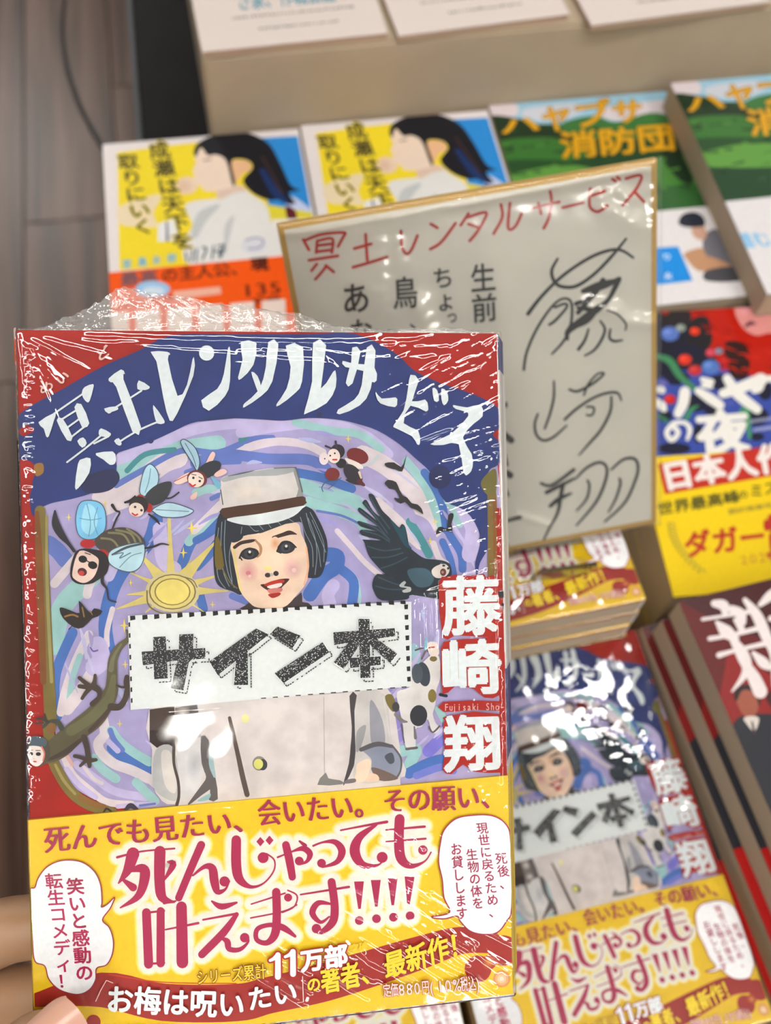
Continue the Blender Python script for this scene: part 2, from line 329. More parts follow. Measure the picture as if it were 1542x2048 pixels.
fg.stroke('405,1110,18 440,1040,18 520,1010,16 600,1060,14', DK); fg.stroke('790,1040,18 840,950,16 920,945,16 985,1000,16', DK); fg.stroke('410,1100,14 430,1130,14', DK); fg.stroke('790,1040,16 830,1060,12', DK)
fg.disc(695, 1285, 30, (60, 50, 52), 24); fg.disc(780, 1268, 28, (50, 42, 44), 26); fg.disc(700, 1215, 40, (228, 210, 140), 24); fg.disc(735, 1280, 18, (170, 170, 165))
fg.poly('620,1385 700,1370 800,1330 905,1320 910,1340 850,1400 820,1430 740,1450 690,1440', (66, 36, 36)); fg.poly('660,1380 760,1340 860,1335 850,1365 740,1380 690,1400', (178, 46, 34)); fg.poly('690,1400 830,1365 830,1400 740,1425', (232, 220, 214)); fg.poly('700,1430 830,1415 840,1450 760,1480 710,1470', (196, 120, 112)); fg.poly('705,1480 820,1465 815,1495 750,1520 715,1505', (156, 36, 30))
fg.poly('215,300 290,262 480,225 700,190 880,180 985,195 1020,320 1060,470 1020,500 620,560 230,600 215,420', (206, 200, 196), 2); fg.poly('215,300 300,262 480,230 760,190 970,192 960,225 780,265 500,270 330,310 240,330', (160, 164, 164), 2); fg.poly('960,230 990,200 1060,470 985,480 1010,400', (140, 142, 142), 2)
fg.soft(500, 420, 180, (216, 206, 196), (206, 200, 196), 110); fg.stroke('212,410 235,560', (70, 70, 72), 10); fg.stroke('290,268,6 430,240,14 560,212,4', (80, 90, 96)); fg.stroke('760,188,8 960,182,10 990,205,14 1050,430,14', (96, 98, 100))
fg.poly('225,600 620,545 900,500 1060,475 1085,520 1060,570 700,640 300,700 230,670', (74, 48, 36), 2); fg.poly('280,705 620,655 1060,572 1050,600 960,680 780,745 560,775 380,755', (214, 222, 224), 3)
fg.view = 'E'   # uniform, arms, belt
UN = (206, 198, 196)
fg.poly('75,180 700,110 1540,60 1900,20 1960,200 2010,560 2040,700 1700,760 1150,800 850,840 600,875 280,915 170,890 90,740 95,500', UN, 2)
fg.poly('280,900 600,860 1150,785 1700,745 2000,690 2010,820 1150,880 600,950 280,980', UN, 1)
fg.poly('75,185 265,160 275,340 270,460 140,480 75,430', (70, 56, 50), 1); fg.poly('75,345 270,340 270,465 130,480 75,435', (44, 30, 28), 1); fg.poly('270,165 440,150 470,380 400,430 300,465 275,430', (120, 112, 108), 1); fg.soft(330, 220, 60, (214, 208, 204), (120, 112, 108)); fg.soft(345, 370, 60, (216, 210, 206), (120, 112, 108), 50)
fg.poly('380,150 440,150 470,390 400,380', (96, 92, 92), 2)
fg.poly('120,500 250,470 300,700 290,880 180,860 100,760', (176, 176, 176)); fg.poly('165,520 240,520 280,700 270,830 190,760', (206, 200, 194)); fg.poly('300,470 470,400 490,560 470,740 400,850 320,890 300,700', (204, 202, 202)); fg.soft(420, 620, 60, (176, 176, 180), (204, 202, 202), 140)
fg.stroke('262,460,26 262,600,22 295,740,22 300,850,22 285,915,26', (72, 62, 58)); fg.poly('470,390 530,420 540,560 580,700 600,875 530,880 540,800 400,905 370,910 480,760 510,700 475,600', (92, 86, 86), 2); fg.stroke('545,450,18 550,600,40 575,700,20', (150, 176, 180)); fg.poly('440,890 540,830 525,880', (140, 176, 180))
fg.stroke('690,250,26 720,380,30 760,560,36 790,700,40 825,840,40', (86, 74, 68)); fg.stroke('1415,90,4 1420,680,4', (150, 144, 142)); fg.disc(918, 600, 52, (130, 124, 118), 56); fg.disc(945, 610, 36, (60, 60, 66), 44); fg.disc(912, 605, 36, (206, 204, 112), 40); fg.disc(812, 255, 30, (216, 212, 150), 34)
fg.poly('1365,765 1430,670 1450,715 1540,730 1560,760', (120, 118, 118), 2)
fg.view = 'F'
fg.poly('155,450 215,445 200,700 215,860 190,1020 120,1160 105,1160 150,1000 165,850 175,700', (66, 62, 66), 2); fg.poly('215,445 440,440 500,850 560,960 570,1080 540,1125 210,1150 205,900', (192, 188, 186), 3); fg.poly('330,480 420,640 440,840 340,850 320,650', (146, 146, 156)); fg.poly('215,740 290,690 250,860 210,900', (150, 150, 152))
fg.poly('250,870 400,840 500,850 570,960 560,1090 440,1100 340,1040 330,960', (136, 142, 160)); fg.stroke('250,885,34 380,840,40 500,860,26', (90, 86, 92)); fg.stroke('500,850,14 570,950,16 570,1050,14 540,1110,16', (92, 88, 92)); fg.poly('440,940 500,910 520,980 480,1000', (76, 80, 92)); fg.poly('330,1030 450,1060 550,1120 400,1135', (110, 92, 86))
fg.poly('220,1000 300,960 330,990 310,1080 280,1140 200,1145 210,1060', SK); fg.poly('320,1080 380,1090 390,1135 290,1140', (220, 190, 168)); fg.poly('110,1160 130,1130 200,1120 200,1150', (110, 104, 108))
fg.stroke('430,460 460,640 490,830', (200, 196, 194), 10)
# spotted animal with a person's face
CW = (208, 204, 202)
fg.poly('660,270 700,240 800,130 880,130 890,300 860,400 850,520 830,600 860,680 890,700 860,750 820,740 790,640 740,700 690,720 690,860 640,890 600,830 590,700 560,560 540,420 640,380', CW, 3); fg.disc(755, 275, 52, (52, 60, 72), 100, -.2); fg.disc(705, 270, 45, (70, 78, 88), 80); fg.disc(715, 610, 70, (44, 46, 54), 86, .1); fg.poly('445,450 500,440 530,520 510,580 460,520', (112, 98, 52)); fg.disc(530, 540, 30, (60, 60, 60), 40); fg.disc(825, 450, 34, (124, 108, 50), 54); fg.disc(835, 150, 30, (116, 100, 56), 22)
fg.stroke('530,600,30 580,650,30 620,660,14', (120, 112, 112)); fg.stroke('575,680,10 600,830,8', (90, 84, 90)); fg.stroke('620,880,22 700,870,20', (96, 86, 88)); fg.stroke('680,700,12 690,790,26', (110, 104, 106)); fg.stroke('800,700,14 830,745,14 885,695,16', (90, 82, 82)); fg.stroke('690,80 760,60 790,90', (100, 90, 90), 14); fg.stroke('740,150 770,90', (110, 100, 100), 16)
fg.poly('790,20 860,20 880,110 820,130 790,80', (222, 206, 196)); fg.stroke('800,60 840,55', (190, 60, 50), 12); fg.stroke('780,-10 770,70', (120, 180, 200), 24); fg.stroke('890,440 940,450', DK, 24)
# crow with a person's face
CR = (34, 44, 54); fg.view = 'D'
fg.poly('230,125 265,150 330,270 400,340 480,430 510,400 540,420 560,500 580,600 640,660 720,710 820,720 900,735 950,770 960,860 900,890 840,910 850,1000 870,1080 600,1040 560,1080 330,1090 260,1010 245,930 290,850 400,870 460,900 360,850 270,760 210,680 170,560 160,540 320,545 150,500 145,450 290,465 140,420 120,370 290,420 170,330 115,280 130,250 200,300 290,370 170,230 155,205 190,180 250,280 315,330 250,230 210,140', CR, 3)
for p in ('230,160 300,300 400,440', '180,210 280,340 380,480', '140,280 280,400 380,520', '140,380 280,440 400,540', '160,460 300,500 400,560', '200,600 350,640 500,620', '240,700 380,700 520,660', '300,880 420,930 520,960', '270,960 400,990 520,990', '320,800 440,760 560,700'): fg.stroke(p, (54, 76, 88), 12)
fg.poly('400,350 500,440 520,405 545,440 560,560 600,620 540,600 480,500', (30, 70, 84)); fg.poly('560,820 720,800 800,880 760,960 640,960', (62, 90, 104)); fg.poly('490,950 530,915 550,930 530,960 590,970 590,1010 530,1020 515,1000 560,980 500,970', (178, 182, 180), 2)
fg.poly('785,810 830,775 900,760 940,800 930,850 880,885 820,885 785,850', (214, 204, 196)); fg.disc(885, 835, 28, (90, 50, 46), 34); fg.disc(880, 835, 12, (180, 120, 110)); fg.disc(890, 775, 14, (50, 40, 40), 10); fg.disc(930, 800, 10, (50, 40, 40), 12)
fg.poly('355,30 375,5 400,0 460,20 490,90 520,140 560,160 600,210 650,220 690,260 705,310 690,300 640,270 590,250 540,200 500,215 450,180 445,160 490,165 450,90 400,80 380,60', (44, 42, 46), 2)
fg.poly('820,495 840,430 880,425 920,440 930,320 970,300 980,330 960,400 970,470 900,460', (36, 38, 44), 2); fg.poly('0,0 80,-20 160,20 170,45 80,40', (44, 40, 44), 2); fg.poly('1205,555 1220,500 1235,430 1245,500 1215,550', (50, 56, 100), 2)
# ladybird with a person's face
fg.view = 'V4'
fg.poly('740,1010 790,1005 830,1030 850,990 860,960 850,1010 835,1055 800,1045 750,1030', (44, 42, 46), 2)
fg.poly('555,1000 640,1020 700,960 705,975 680,1010 600,1035 560,1020', (190, 200, 205), 2); fg.disc(590, 970, 62, (112, 36, 36), 42, .35); fg.disc(452, 1070, 40, (118, 44, 42), 36); fg.stroke('400,1165 395,1140 420,1110 470,1105 500,1090', (70, 100, 130), 5); fg.stroke('430,1150 470,1120', (70, 100, 130), 4); fg.poly('520,980 600,1010 620,1040 560,1030', (222, 214, 206))
fg.disc(500, 1010, 28, DK, 26); fg.disc(565, 1070, 66, (48, 46, 54), 40, .85); fg.stroke('600,1110,30 625,1130,14', (92, 40, 40)); fg.disc(480, 945, 40, (44, 38, 46), 40); fg.stroke('470,890,12 475,930,10', (60, 52, 70)); fg.stroke('415,915,12 450,930,10', (60, 52, 70)); fg.stroke('600,1060,14 610,1090,10', SK)
fg.disc(460, 970, 34, (228, 212, 202), 40, -.2); fg.disc(440, 968, 5, DK); fg.disc(465, 955, 5, DK); fg.stroke('455,990 475,990', (200, 40, 36), 9); fg.disc(405, 985, 26, (222, 208, 208), 34); fg.disc(410, 985, 4, DK)
# flies with faces
fg.view = 'V3'
fg.poly('995,890 1020,880 1075,925 1100,1000 1085,1050 1060,1010 1010,930', (160, 190, 205)); fg.stroke('995,890 1020,880 1075,925 1100,1000 1085,1050 1060,1010 1010,930', (60, 74, 90), 5, closed=True); fg.stroke('1020,900 1060,970 1080,1030', (70, 90, 110), 4)
fg.poly('1130,1020 1165,950 1185,965 1150,1030', (226, 186, 172)); fg.disc(1150, 1045, 75, (46, 50, 58), 40, -.5); fg.poly('960,1110 1040,1060 1060,1090 990,1125', (226, 196, 180)); fg.stroke('960,1110 1040,1070', (150, 60, 50), 4); fg.poly('1180,1070 1225,1040 1250,1060 1200,1085', (226, 190, 178)); fg.poly('1050,1190 1085,1165 1080,1200 1055,1210', (224, 186, 172)); fg.poly('1160,1080 1215,1120 1200,1150', (110, 170, 195))
fg.disc(1085, 1095, 56, (110, 44, 44), 46, .3); fg.disc(1080, 1100, 44, (230, 212, 198), 42, .3); fg.disc(1065, 1090, 7, DK); fg.disc(1100, 1108, 7, DK); fg.stroke('1045,1122 1060,1135 1075,1128', (196, 40, 34), 9); fg.stroke('1055,1070 1080,1075', DK, 4); fg.stroke('1095,1085 1115,1095', DK, 4)
fg.poly('840,1020 870,1060 870,1120 830,1180 790,1190 770,1160 790,1060 815,1020', (170, 205, 218)); fg.stroke('840,1020 870,1060 870,1120 830,1180 790,1190 770,1160 790,1060 815,1020', (70, 90, 104), 5, closed=True); fg.stroke('830,1040 820,1110 800,1170', (90, 130, 150), 4)
fg.poly('845,1260 930,1225 1050,1260 1060,1280 1000,1305 900,1305 850,1280', (176, 206, 216)); fg.stroke('845,1260 930,1225 1050,1260 1060,1280 1000,1305 900,1305 850,1280', (70, 84, 104), 5, closed=True); fg.stroke('860,1265 960,1270 1040,1275', (90, 120, 150), 4)
fg.poly('800,1190 860,1130 940,1110 940,1160 900,1220 830,1240', (54, 56, 60)); fg.stroke('890,1200 940,1200 985,1170', (50, 50, 56), 9); fg.stroke('690,1225,12 720,1215,16 745,1190,8', DK); fg.stroke('620,1240,18 640,1270,12 660,1280,10 640,1320,10 620,1370,8', (46, 40, 44)); fg.stroke('820,1290,10 860,1320,14 880,1345,6', DK)
fg.disc(775, 1200, 20, (170, 40, 36)); fg.disc(822, 1255, 18, (170, 40, 36), 26); fg.disc(765, 1240, 52, (46, 40, 44), 50); fg.disc(752, 1265, 42, (230, 212, 200), 38, .4); fg.disc(745, 1250, 7, DK); fg.disc(780, 1268, 7, DK); fg.stroke('730,1285 745,1295 758,1290', (196, 40, 34), 9)
fg.view = 'V5'
fg.poly('450,10 540,10 580,60 580,160 530,210 470,215 430,180 420,90', (120, 186, 220)); fg.poly('470,30 520,40 540,120 500,190 450,150', (160, 210, 226)); fg.stroke('450,10 540,10 580,60 580,160 530,210 470,215 430,180 420,90', (80, 96, 110), 5, closed=True)
for p in ('480,20 500,120 490,200', '540,40 520,120 540,190', '440,100 500,110 560,100'): fg.stroke(p, (90, 140, 170), 4)
fg.poly('520,230 580,170 680,150 760,180 800,240 760,290 680,270 600,290 560,280', (74, 66, 62))
for p in ('600,180 680,190 720,250', '640,165 720,185 750,240', '560,210 620,220 660,270', '700,158 760,200 780,240'): fg.stroke(p, (128, 122, 90), 12)
fg.poly('610,280 700,245 790,240 795,310 770,370 720,395 650,380 600,340', (176, 208, 218)); fg.stroke('610,280 700,245 790,240 795,310 770,370 720,395 650,380 600,340', (80, 90, 100), 5, closed=True); fg.stroke('620,300,10 700,260,14 790,240,10', (70, 80, 90)); fg.stroke('660,370 720,310 780,290', (90, 120, 140), 4); fg.stroke('630,300 680,290 660,320 720,290', (90, 110, 130), 6)
fg.stroke('305,60,10 310,130,44 340,190,40 380,240,20 410,280,18', (44, 42, 48)); fg.stroke('800,265,10 850,255,12 890,240,10 930,247,5', (50, 44, 48)); fg.stroke('570,400,14 565,450,18 590,490,10 600,545,8 640,560,8', (50, 44, 50))
fg.disc(485, 240, 42, (176, 40, 42), 24); fg.disc(565, 300, 34, (170, 40, 40), 30); fg.poly('400,330 440,270 560,280 600,330 590,400 540,440 500,460 430,460 390,420', (40, 34, 38)); fg.poly('400,400 440,280 530,310 545,350 520,420 470,455 420,440', (222, 196, 184)); fg.disc(458, 325, 24, (24, 22, 26), 20, .2); fg.disc(512, 358, 26, (24, 22, 26), 21, .3); fg.stroke('465,325 500,345', DK, 6); fg.disc(455, 395, 26, (70, 34, 36), 22, .3); fg.disc(450, 402, 16, (190, 60, 56), 14); fg.stroke('470,290 500,300', DK, 5)
# butterfly
fg.poly('435,552 470,590 500,620 520,595 565,610 540,640 510,650 460,700 410,700 350,650 330,600 345,590 400,610 440,620', (42, 36, 34), 2); fg.stroke('360,640 400,630 430,640', (150, 110, 56), 10); fg.stroke('455,590 465,640', (140, 110, 60), 8); fg.stroke('500,610 510,630', (130, 100, 56), 6); fg.stroke('380,710 400,690', DK, 5)
fg.stroke('500,810 515,830 540,825', (110, 90, 160), 8)
# lizard with a person's face
fg.view = 'G'; LZ = (92, 84, 62); LZ2 = (70, 58, 50); fg.stroke('1100,0,26 1110,90,50 1010,190,80 950,320,100 940,520,116 930,650,150 850,800,200 740,940,230 560,1080,230 400,1230,250 270,1330,200 190,1400,90', LZ)
fg.stroke('960,500,60 930,660,90 880,780,120 700,950,110 500,1080,110', (104, 102, 72)); fg.stroke('900,860,40 820,960,50 700,1080,40', (72, 58, 52)); fg.stroke('1040,150,20 960,280,36 930,420,60', (110, 110, 84)); fg.stroke('600,1180,40 450,1300,60 260,1390,30', LZ2)
for p in ('590,510,40 650,560,46 700,600,60', '590,600,44 680,610,50 740,600,70', '620,730,36 660,670,44 710,610,60', '760,480,30 755,540,44 740,600,70', '740,600,80 800,650,60 800,720,50 730,790,60', '990,590,24 1050,610,26 1110,600,40', '1100,500,50 1095,560,60 1110,620,60', '1110,620,60 1080,740,60 1020,820,70 930,820,80',
          '640,1150,70 670,1250,60 690,1380,60', '540,1350,40 620,1370,40 690,1400,50', '600,1455,30 650,1410,40 690,1390,50', '700,1460,40 690,1390,60', '770,1390,34 700,1400,50'): fg.stroke(p, LZ2)
fg.stroke('400,1050,60 350,980,50 260,990,44 200,1040,30', (66, 68, 60)); fg.stroke('130,950,20 190,950,26 260,990,34', (54, 54, 52)); fg.stroke('215,900,20 225,960,26', (54, 54, 52)); fg.stroke('120,1000,16 200,990,22', (60, 60, 60)); fg.disc(290, 1050, 50, (130, 92, 50), 60)
fg.disc(150, 1300, 130, (80, 74, 62), 160); fg.poly('50,1160 130,1130 230,1170 230,1240 130,1250 60,1230', (78, 92, 104)); fg.poly('45,1270 60,1240 170,1250 215,1310 205,1400 140,1460 70,1430 40,1340', (226, 214, 208)); fg.stroke('185,1250 215,1320 200,1400', (210, 110, 100), 16); fg.disc(75, 1325, 18, (40, 40, 44)); fg.disc(150, 1328, 28, (30, 30, 34), 20); fg.stroke('60,1290 90,1285', (60, 50, 50), 6); fg.stroke('120,1290 170,1290', (60, 50, 50), 8); fg.stroke('100,1408 125,1410', (190, 70, 66), 14); fg.stroke('100,1370 105,1385', (200, 180, 170), 6)

# ------- title lettering
tl = Art(HELD, fg.z + 0.01); tl.view = 'V3'
def T(s, n=2, col=WHT): tl.poly(s, col, n)
for s in ('215,785 298,735 310,745 300,775 272,862 256,860 244,820', '515,575 515,602 496,668 480,674 460,650 453,622 468,592', '315,775 348,765 402,868 372,884', '412,702 450,685 494,790 466,815 452,808',
          '428,888 460,868 480,900 455,925', '558,818 612,846 600,864 556,862 545,845', '530,955 622,945 640,980 634,1012 606,1018 572,990 545,975', '455,987 500,983 494,1062 436,1144 415,1142 432,1012',
          '600,545 668,495 690,520 682,550 778,812 730,836 642,592 612,566', '575,710 640,698 652,715 618,728 600,738', '765,555 826,590 810,606 788,608 758,602', '845,690 898,762 906,790 868,792 850,745', '630,888 656,872 672,904 655,913',
          '830,398 920,398 938,415 925,440 978,640 1030,580 1060,440 1070,440 1065,530 975,740 935,776 900,650 862,450',
          '1255,380 1268,395 1266,560 1240,640 1150,722 1108,665 1196,602 1232,520'): T(s)
for s in ('300,738 460,628', '338,772 440,708', '374,814 462,750', '395,866 474,804', '372,1004 470,930 560,856', '520,902 600,862', '618,716 780,612', '645,902 760,830 890,775'): tl.stroke(s, WHT, 10, n=2)
tl.disc(1138, 405, 42, WHT)
tl.view = 'V4'
for s in ('-52,345 33,350 18,470 -47,545 -67,540 -42,440', '100,345 155,355 122,560 62,640 -30,702 -38,698 -30,680 50,605 86,480', '6,508 40,530 62,600 50,632 24,570', '195,365 290,372 285,560 250,622 160,692 145,685 200,600 222,480',
          '345,350 417,362 388,600 455,508 470,512 470,592 420,680 310,736 299,722 340,560', '560,375 606,395 562,572 524,570 555,450', '508,448 560,462 680,480 694,556 664,562 640,508 522,482', '640,375 688,392 662,600 602,692 490,742 483,715 572,660 612,580',
          '690,618 722,655 798,648 807,672 795,702 715,682 692,645', '880,524 926,555 888,670 960,660 977,700 965,727 880,694 842,790 922,830 932,900 916,906 888,862 800,818 788,800 842,720 866,600', '1000,598 1026,608 1036,666 1010,667', '1050,600 1080,618 1087,665 1064,692 1050,660',
          '1115,690 1190,704 1266,688 1276,752 1228,792 1168,868 1216,960 1221,1030 1200,1068 1170,1062 1144,905 1060,910 988,905 1100,850 1180,772 1196,734 1128,712'): T(s)
tl.view = 'V3'
FU = (222, 190, 180)
tl.text('め', '205,585 285,545 310,600 230,640', FU, 0.02); tl.text('い', '298,540 360,488 395,545 332,592', FU, 0.03); tl.text('ど', '515,400 590,352 618,410 545,465', FU, 0.03)
# ------- author lettering
au = Art(HELD, fg.z + 0.02); au.view = 'H'; AR = (162, 28, 18)
au.poly('72,160 150,110 230,88 330,102 490,78 510,110 640,130 660,640 500,665 230,650 110,670', AR, 2); au.poly('95,770 180,700 440,680 650,690 690,960 650,1200 500,1230 400,1150 230,1120 110,1195', AR, 2)
au.poly('115,1268 640,1262 645,1352 420,1340 120,1362', AR, 2); au.poly('130,1440 150,1400 640,1380 675,1860 640,1925 400,1915 300,1850 190,1940 110,1900 130,1760 115,1500', AR, 2)
au.text('藤', '92,92 640,78 668,655 100,668', WHT, .03); au.text('崎', '85,690 650,670 672,1200 95,1205', WHT, .035); au.text('翔', '120,1385 650,1370 672,1905 120,1935', WHT, .035)
au.text('Fujisaki Sho', '128,1272 640,1262 640,1350 128,1356', (226, 176, 168), .02)
au.poly('625,240 680,235 680,300 630,300', (44, 44, 50), 1); au.poly('655,350 685,355 685,410 660,405', (44, 44, 50), 1)

# ------- yellow paper band
ob = Art(HELD, 0.0); YEL = (226, 192, 8); MAG = (168, 24, 78); RIB = (158, 24, 14)
OT0 = HELD.loc(57, 1638); OT1 = HELD.loc(1012, 1549); oy0, oy1 = OT0[1] - (OT1[1] - OT0[1]) * OT0[0] / (OT1[0] - OT0[0]), OT1[1] + (OT1[1] - OT0[1]) / (OT1[0] - OT0[0]) * (BW - OT1[0])
ob._add([(0, oy0), (BW, oy1), (BW, -BH), (0, -BH)], [(0, 3, 2, 1)], YEL, mm=True)
ob.view = 'V7'
ob.stroke('180,1370,70 560,1310,190 900,1378,205 1300,1380,205 1480,1340,200 1780,1270,210 2080,1180,200 2330,1100,180 2530,1040,150 2700,1050,120', RIB)
ob.stroke('600,1225,6 900,1268,6 1300,1275,6', (190, 60, 20)); ob.view = 'V8'
ob.disc(1390, 1095, 84, RIB); ob.disc(1250, 1195, 74, RIB); ob.soft(1380, 1250, 48, (236, 220, 200), (200, 120, 40), n=4); ob.soft(1310, 1160, 40, (206, 140, 60), RIB, n=4)
ob.view = 'L'; ob.disc(965, 1745, 74, RIB)
def big(col, g):
    ob.view = 'V7'
    for s in ('648,580,14 780,548,10 962,532,10', '735,560,70 705,650,50 655,722,8', '700,660,8 780,640,50 800,680,56 765,790,40 665,856,8', '672,696,12 735,745,44', '882,548,62 880,700,58 895,800,50 960,826,10', '925,605,10 955,620,36 900,712,8', '905,830,16 968,820,10',
              '1108,512,44 1050,645,42 985,802,40', '1062,680,10 1125,632,24 1168,640,44 1180,710,48 1198,768,34 1240,755,14 1262,710,10', '1300,485,52 1300,620,54 1318,700,48 1380,742,20 1450,722,10 1505,655,9 1508,595,9 1465,560,9', '2,0,1 2,1,1',
              '808,882,48 820,1165,50', '886,874,44 886,1160,46', '790,886,12 905,872,12', '800,1164,12 905,1158,12', '912,976,9 1092,940,14', '1000,850,58 1005,1156,64', '1166,820,10 1220,850,34 1302,828,12', '1118,922,10 1305,888,14', '1302,892,24 1232,990,42 1112,1112,42', '1215,1022,8 1250,1040,34 1262,1082,30 1320,1084,24 1366,1042,12 1360,1010,10'):
        if s[0] == '2': continue
        ob.stroke(s, col, grow=g, up=False)
    for x, y, r in ((1236, 712, 28), (1447, 582, 30), (1346, 1020, 26)): ob.disc(x, y, r + g, col, up=False)
    for x, y in ((1432, 494), (1482, 487)): ob.poly([(x, y - 26 - g), (x + 22 + g, y), (x, y + 26 + g), (x - 22 - g, y)], col, 1, up=False)
    ob.view = 'V8'
    for s in ('150,580,10 230,548,10 290,532,30 326,560,34 312,600,20 275,618,10', '195,512,42 215,600,44 230,688,40', '270,492,12 300,515,22', '345,517,12 400,497,12 465,497,30 502,545,42 475,605,28 395,634,10', '495,432,9 620,408,12 748,386,16', '690,402,14 598,470,42 572,550,56 615,620,40 700,622,12 738,580,8',
              '818,370,54 814,480,54 825,585,54 880,628,30 955,602,10 990,552,8', '744,430,9 955,412,14', '744,494,8 960,478,12', '5,836,8 100,806,9 190,776,9', '2,912,8 180,876,9 255,840,8', '142,770,46 145,900,46 135,1000,46 90,1048,30 35,1030,26 40,972,26 110,950,24 180,965,36 245,1012,16', '205,760,8 256,790,9 240,850,8 175,882,8',
              '275,784,9 540,742,14', '445,715,44 462,850,44 450,935,44 385,990,26 345,965,12', '440,835,12 372,830,30 340,885,34 385,935,20 432,905,10'): ob.stroke(s, col, grow=g, up=False)
    for x, y, r in ((268, 600, 24), (390, 612, 24), (722, 580, 30), (945, 540, 26), (207, 800, 22), (362, 970, 26)): ob.disc(x, y, r + g, col, up=False)
    for x, y, x2, y2, xd, yd in ((595, 712, 598, 862, 597, 926), (687, 704, 690, 850, 691, 916), (779, 695, 780, 842, 784, 908), (872, 686, 866, 838, 875, 900)):
        ob.stroke([(x, y, 54), (x2, y2, 14)], col, grow=g, up=False, cap=g > 0); ob.disc(xd, yd, 24 + g, col, up=False)
for g, c in ((46, (236, 208, 70)), (40, (236, 218, 130)), (33, (232, 226, 190)), (26, (228, 226, 216))):
    ob.z += STEP; big(c, g)
ob.z += STEP; big(MAG, 0)
def tx(v, s, q, c, b=.0, vert=False, sm=0): ob.view = v; ob.text(s, q, c, b, vert, sm)
M2 = (160, 30, 74)
tx('V7', '死んでも見たい、', '240,408 1420,298 1432,440 250,566', M2, 0.004, sm=.03); tx('V8', '会いたい。', '32,262 690,212 706,362 44,416', M2, 0.004, sm=.03); tx('V8', 'その願い、', '722,200 1390,160 1396,318 726,342', M2, 0.004, sm=.03)
def bubble(v, s):
    ob.view = v; ob.poly(s, (226, 226, 228), 3); ob.stroke(s, (150, 24, 60), 12 if v == 'L' else 7, closed=True)
bubble('L', '318,385 370,360 400,270 480,160 600,95 740,80 870,110 980,200 1040,330 1055,500 1050,560 1110,530 1185,460 1140,570 1060,690 1130,770 1170,900 1160,1040 1100,1150 1000,1185 990,1300 930,1400 830,1450 720,1440 600,1390 510,1290 470,1160 370,1110 345,900 328,600')
tx('L', '笑いと感動の', '680,262 865,255 978,1310 790,1322', M2, .028, True); tx('L', '転生コメディ！', '462,212 645,202 790,1390 605,1402', M2, .018, True)
bubble('V8', '1040,500 1060,430 1120,370 1200,350 1320,350 1400,400 1425,500 1430,850 1400,930 1350,990 1270,1000 1200,980 1150,930 1130,900 1060,915 990,905 1090,880 1060,800 1050,700 1030,600')
M3 = (150, 34, 74)
tx('V8', '死後、', '1335,552 1400,548 1432,752 1366,757', M3, .015, True); tx('V8', '現世に戻るため、', '1232,388 1296,383 1372,905 1306,912', M3, .015, True); tx('V8', '生物の体を', '1175,532 1240,526 1280,858 1216,865', M3, .015, True); tx('V8', 'お貸しします', '1090,500 1155,494 1192,916 1128,922', M3, .015, True)
tx('V7', 'お梅は呪い', '590,1270 1352,1305 1345,1462 584,1430', WHT, .03); tx('V8', 'たい', '-22,1285 255,1240 262,1374 -14,1424', WHT, .03)
ob.view = 'V7'; ob.stroke('625,1262 590,1248 560,1300 532,1362', (226, 190, 180), 5, n=1); ob.view = 'V8'; ob.stroke('285,1228 290,1366 258,1372', (226, 200, 190), 5, n=1)
YT = (226, 196, 40)
tx('V8', 'の', '305,1232 385,1222 388,1310 308,1318', YT, .03); tx('V8', '著者、', '378,1185 702,1112 722,1258 390,1332', YT, .03); tx('V8', '最新作！', '722,1100 1192,955 1212,1108 738,1248', YT, .03)
tx('V7', 'シリーズ累計', '1080,1192 1462,1150 1466,1240 1084,1276', (120, 40, 14), .07); tx('V7', 'シリーズ累計', '1080,1192 1462,1150 1466,1240 1084,1276', YT, .012)
for b, c in ((.1, RIB), (.045, WHT)):
    ob.view = 'V8'; g_ = 9 if c == RIB else 0; ob.stroke('108,1138,16 128,1128,20 150,1108,26', c, grow=g_); ob.stroke('150,1108,30 150,1228,32', c, grow=g_, n=1); ob.stroke('190,1118,16 212,1108,20 232,1090,26', c, grow=g_); ob.stroke('232,1090,30 233,1212,32', c, grow=g_, n=1); tx('V8', '万部', '268,1080 530,1040 536,1170 276,1208', c, b)
tx('V8', '突破', '540,1050 640,1030 643,1085 543,1110', YT, .02)
for b, c in ((.07, RIB), (.015, (232, 200, 190))): tx('V8', '定価880円(10%税込)', '720,1262 1268,1212 1276,1300 726,1340', c, b)
tx('V7', '文庫最新刊', '600,1490 960,1490 960,1560 600,1560', M2, .02)

# ------- white signed-copy label with speckled lettering
lb = Art(HELD, 0.0); lb.view = 'C'
lb.fill(Art.px(lb, '-1367,195 1355,60 1357,875 -1340,1100'), (216, 220, 220))
lb.mi = 0; BK = (26, 26, 28)
for i in range(24):   # dashed border
    x = -1315 + i * 112.5 + rnd.uniform(-5, 5); y = 216 - (x + 1315) * .0565; lb.poly([(x - 26, y - 20), (x + 22, y - 22 + rnd.uniform(-4, 4)), (x + 26, y + 16), (x - 24, y + (26 if i < 14 else 12))], BK, 1, up=False)
    x += 10; y = 1086 - (x + 1315) * .0795
    if i > 10: lb.poly([(x - 26, y - 3), (x + 22, y - 6), (x + 26, y + 4), (x - 24, y + 6)], BK, 1, up=False)
for i in range(8):
    lb.poly([(1284 + i * 4, 90 + i * 99), (1322 + i * 3.5, 86 + i * 99), (1320 + i * 4, 132 + i * 99), (1288 + i * 4, 134 + i * 99)], BK, 1, up=False)
    lb.poly([(-1362 + i * 3.3, 262 + i * 104), (-1346 + i * 3.3, 256 + i * 104), (-1344 + i * 3.3, 300 + i * 104), (-1360 + i * 3.3, 304 + i * 104)], BK, 1, up=False)
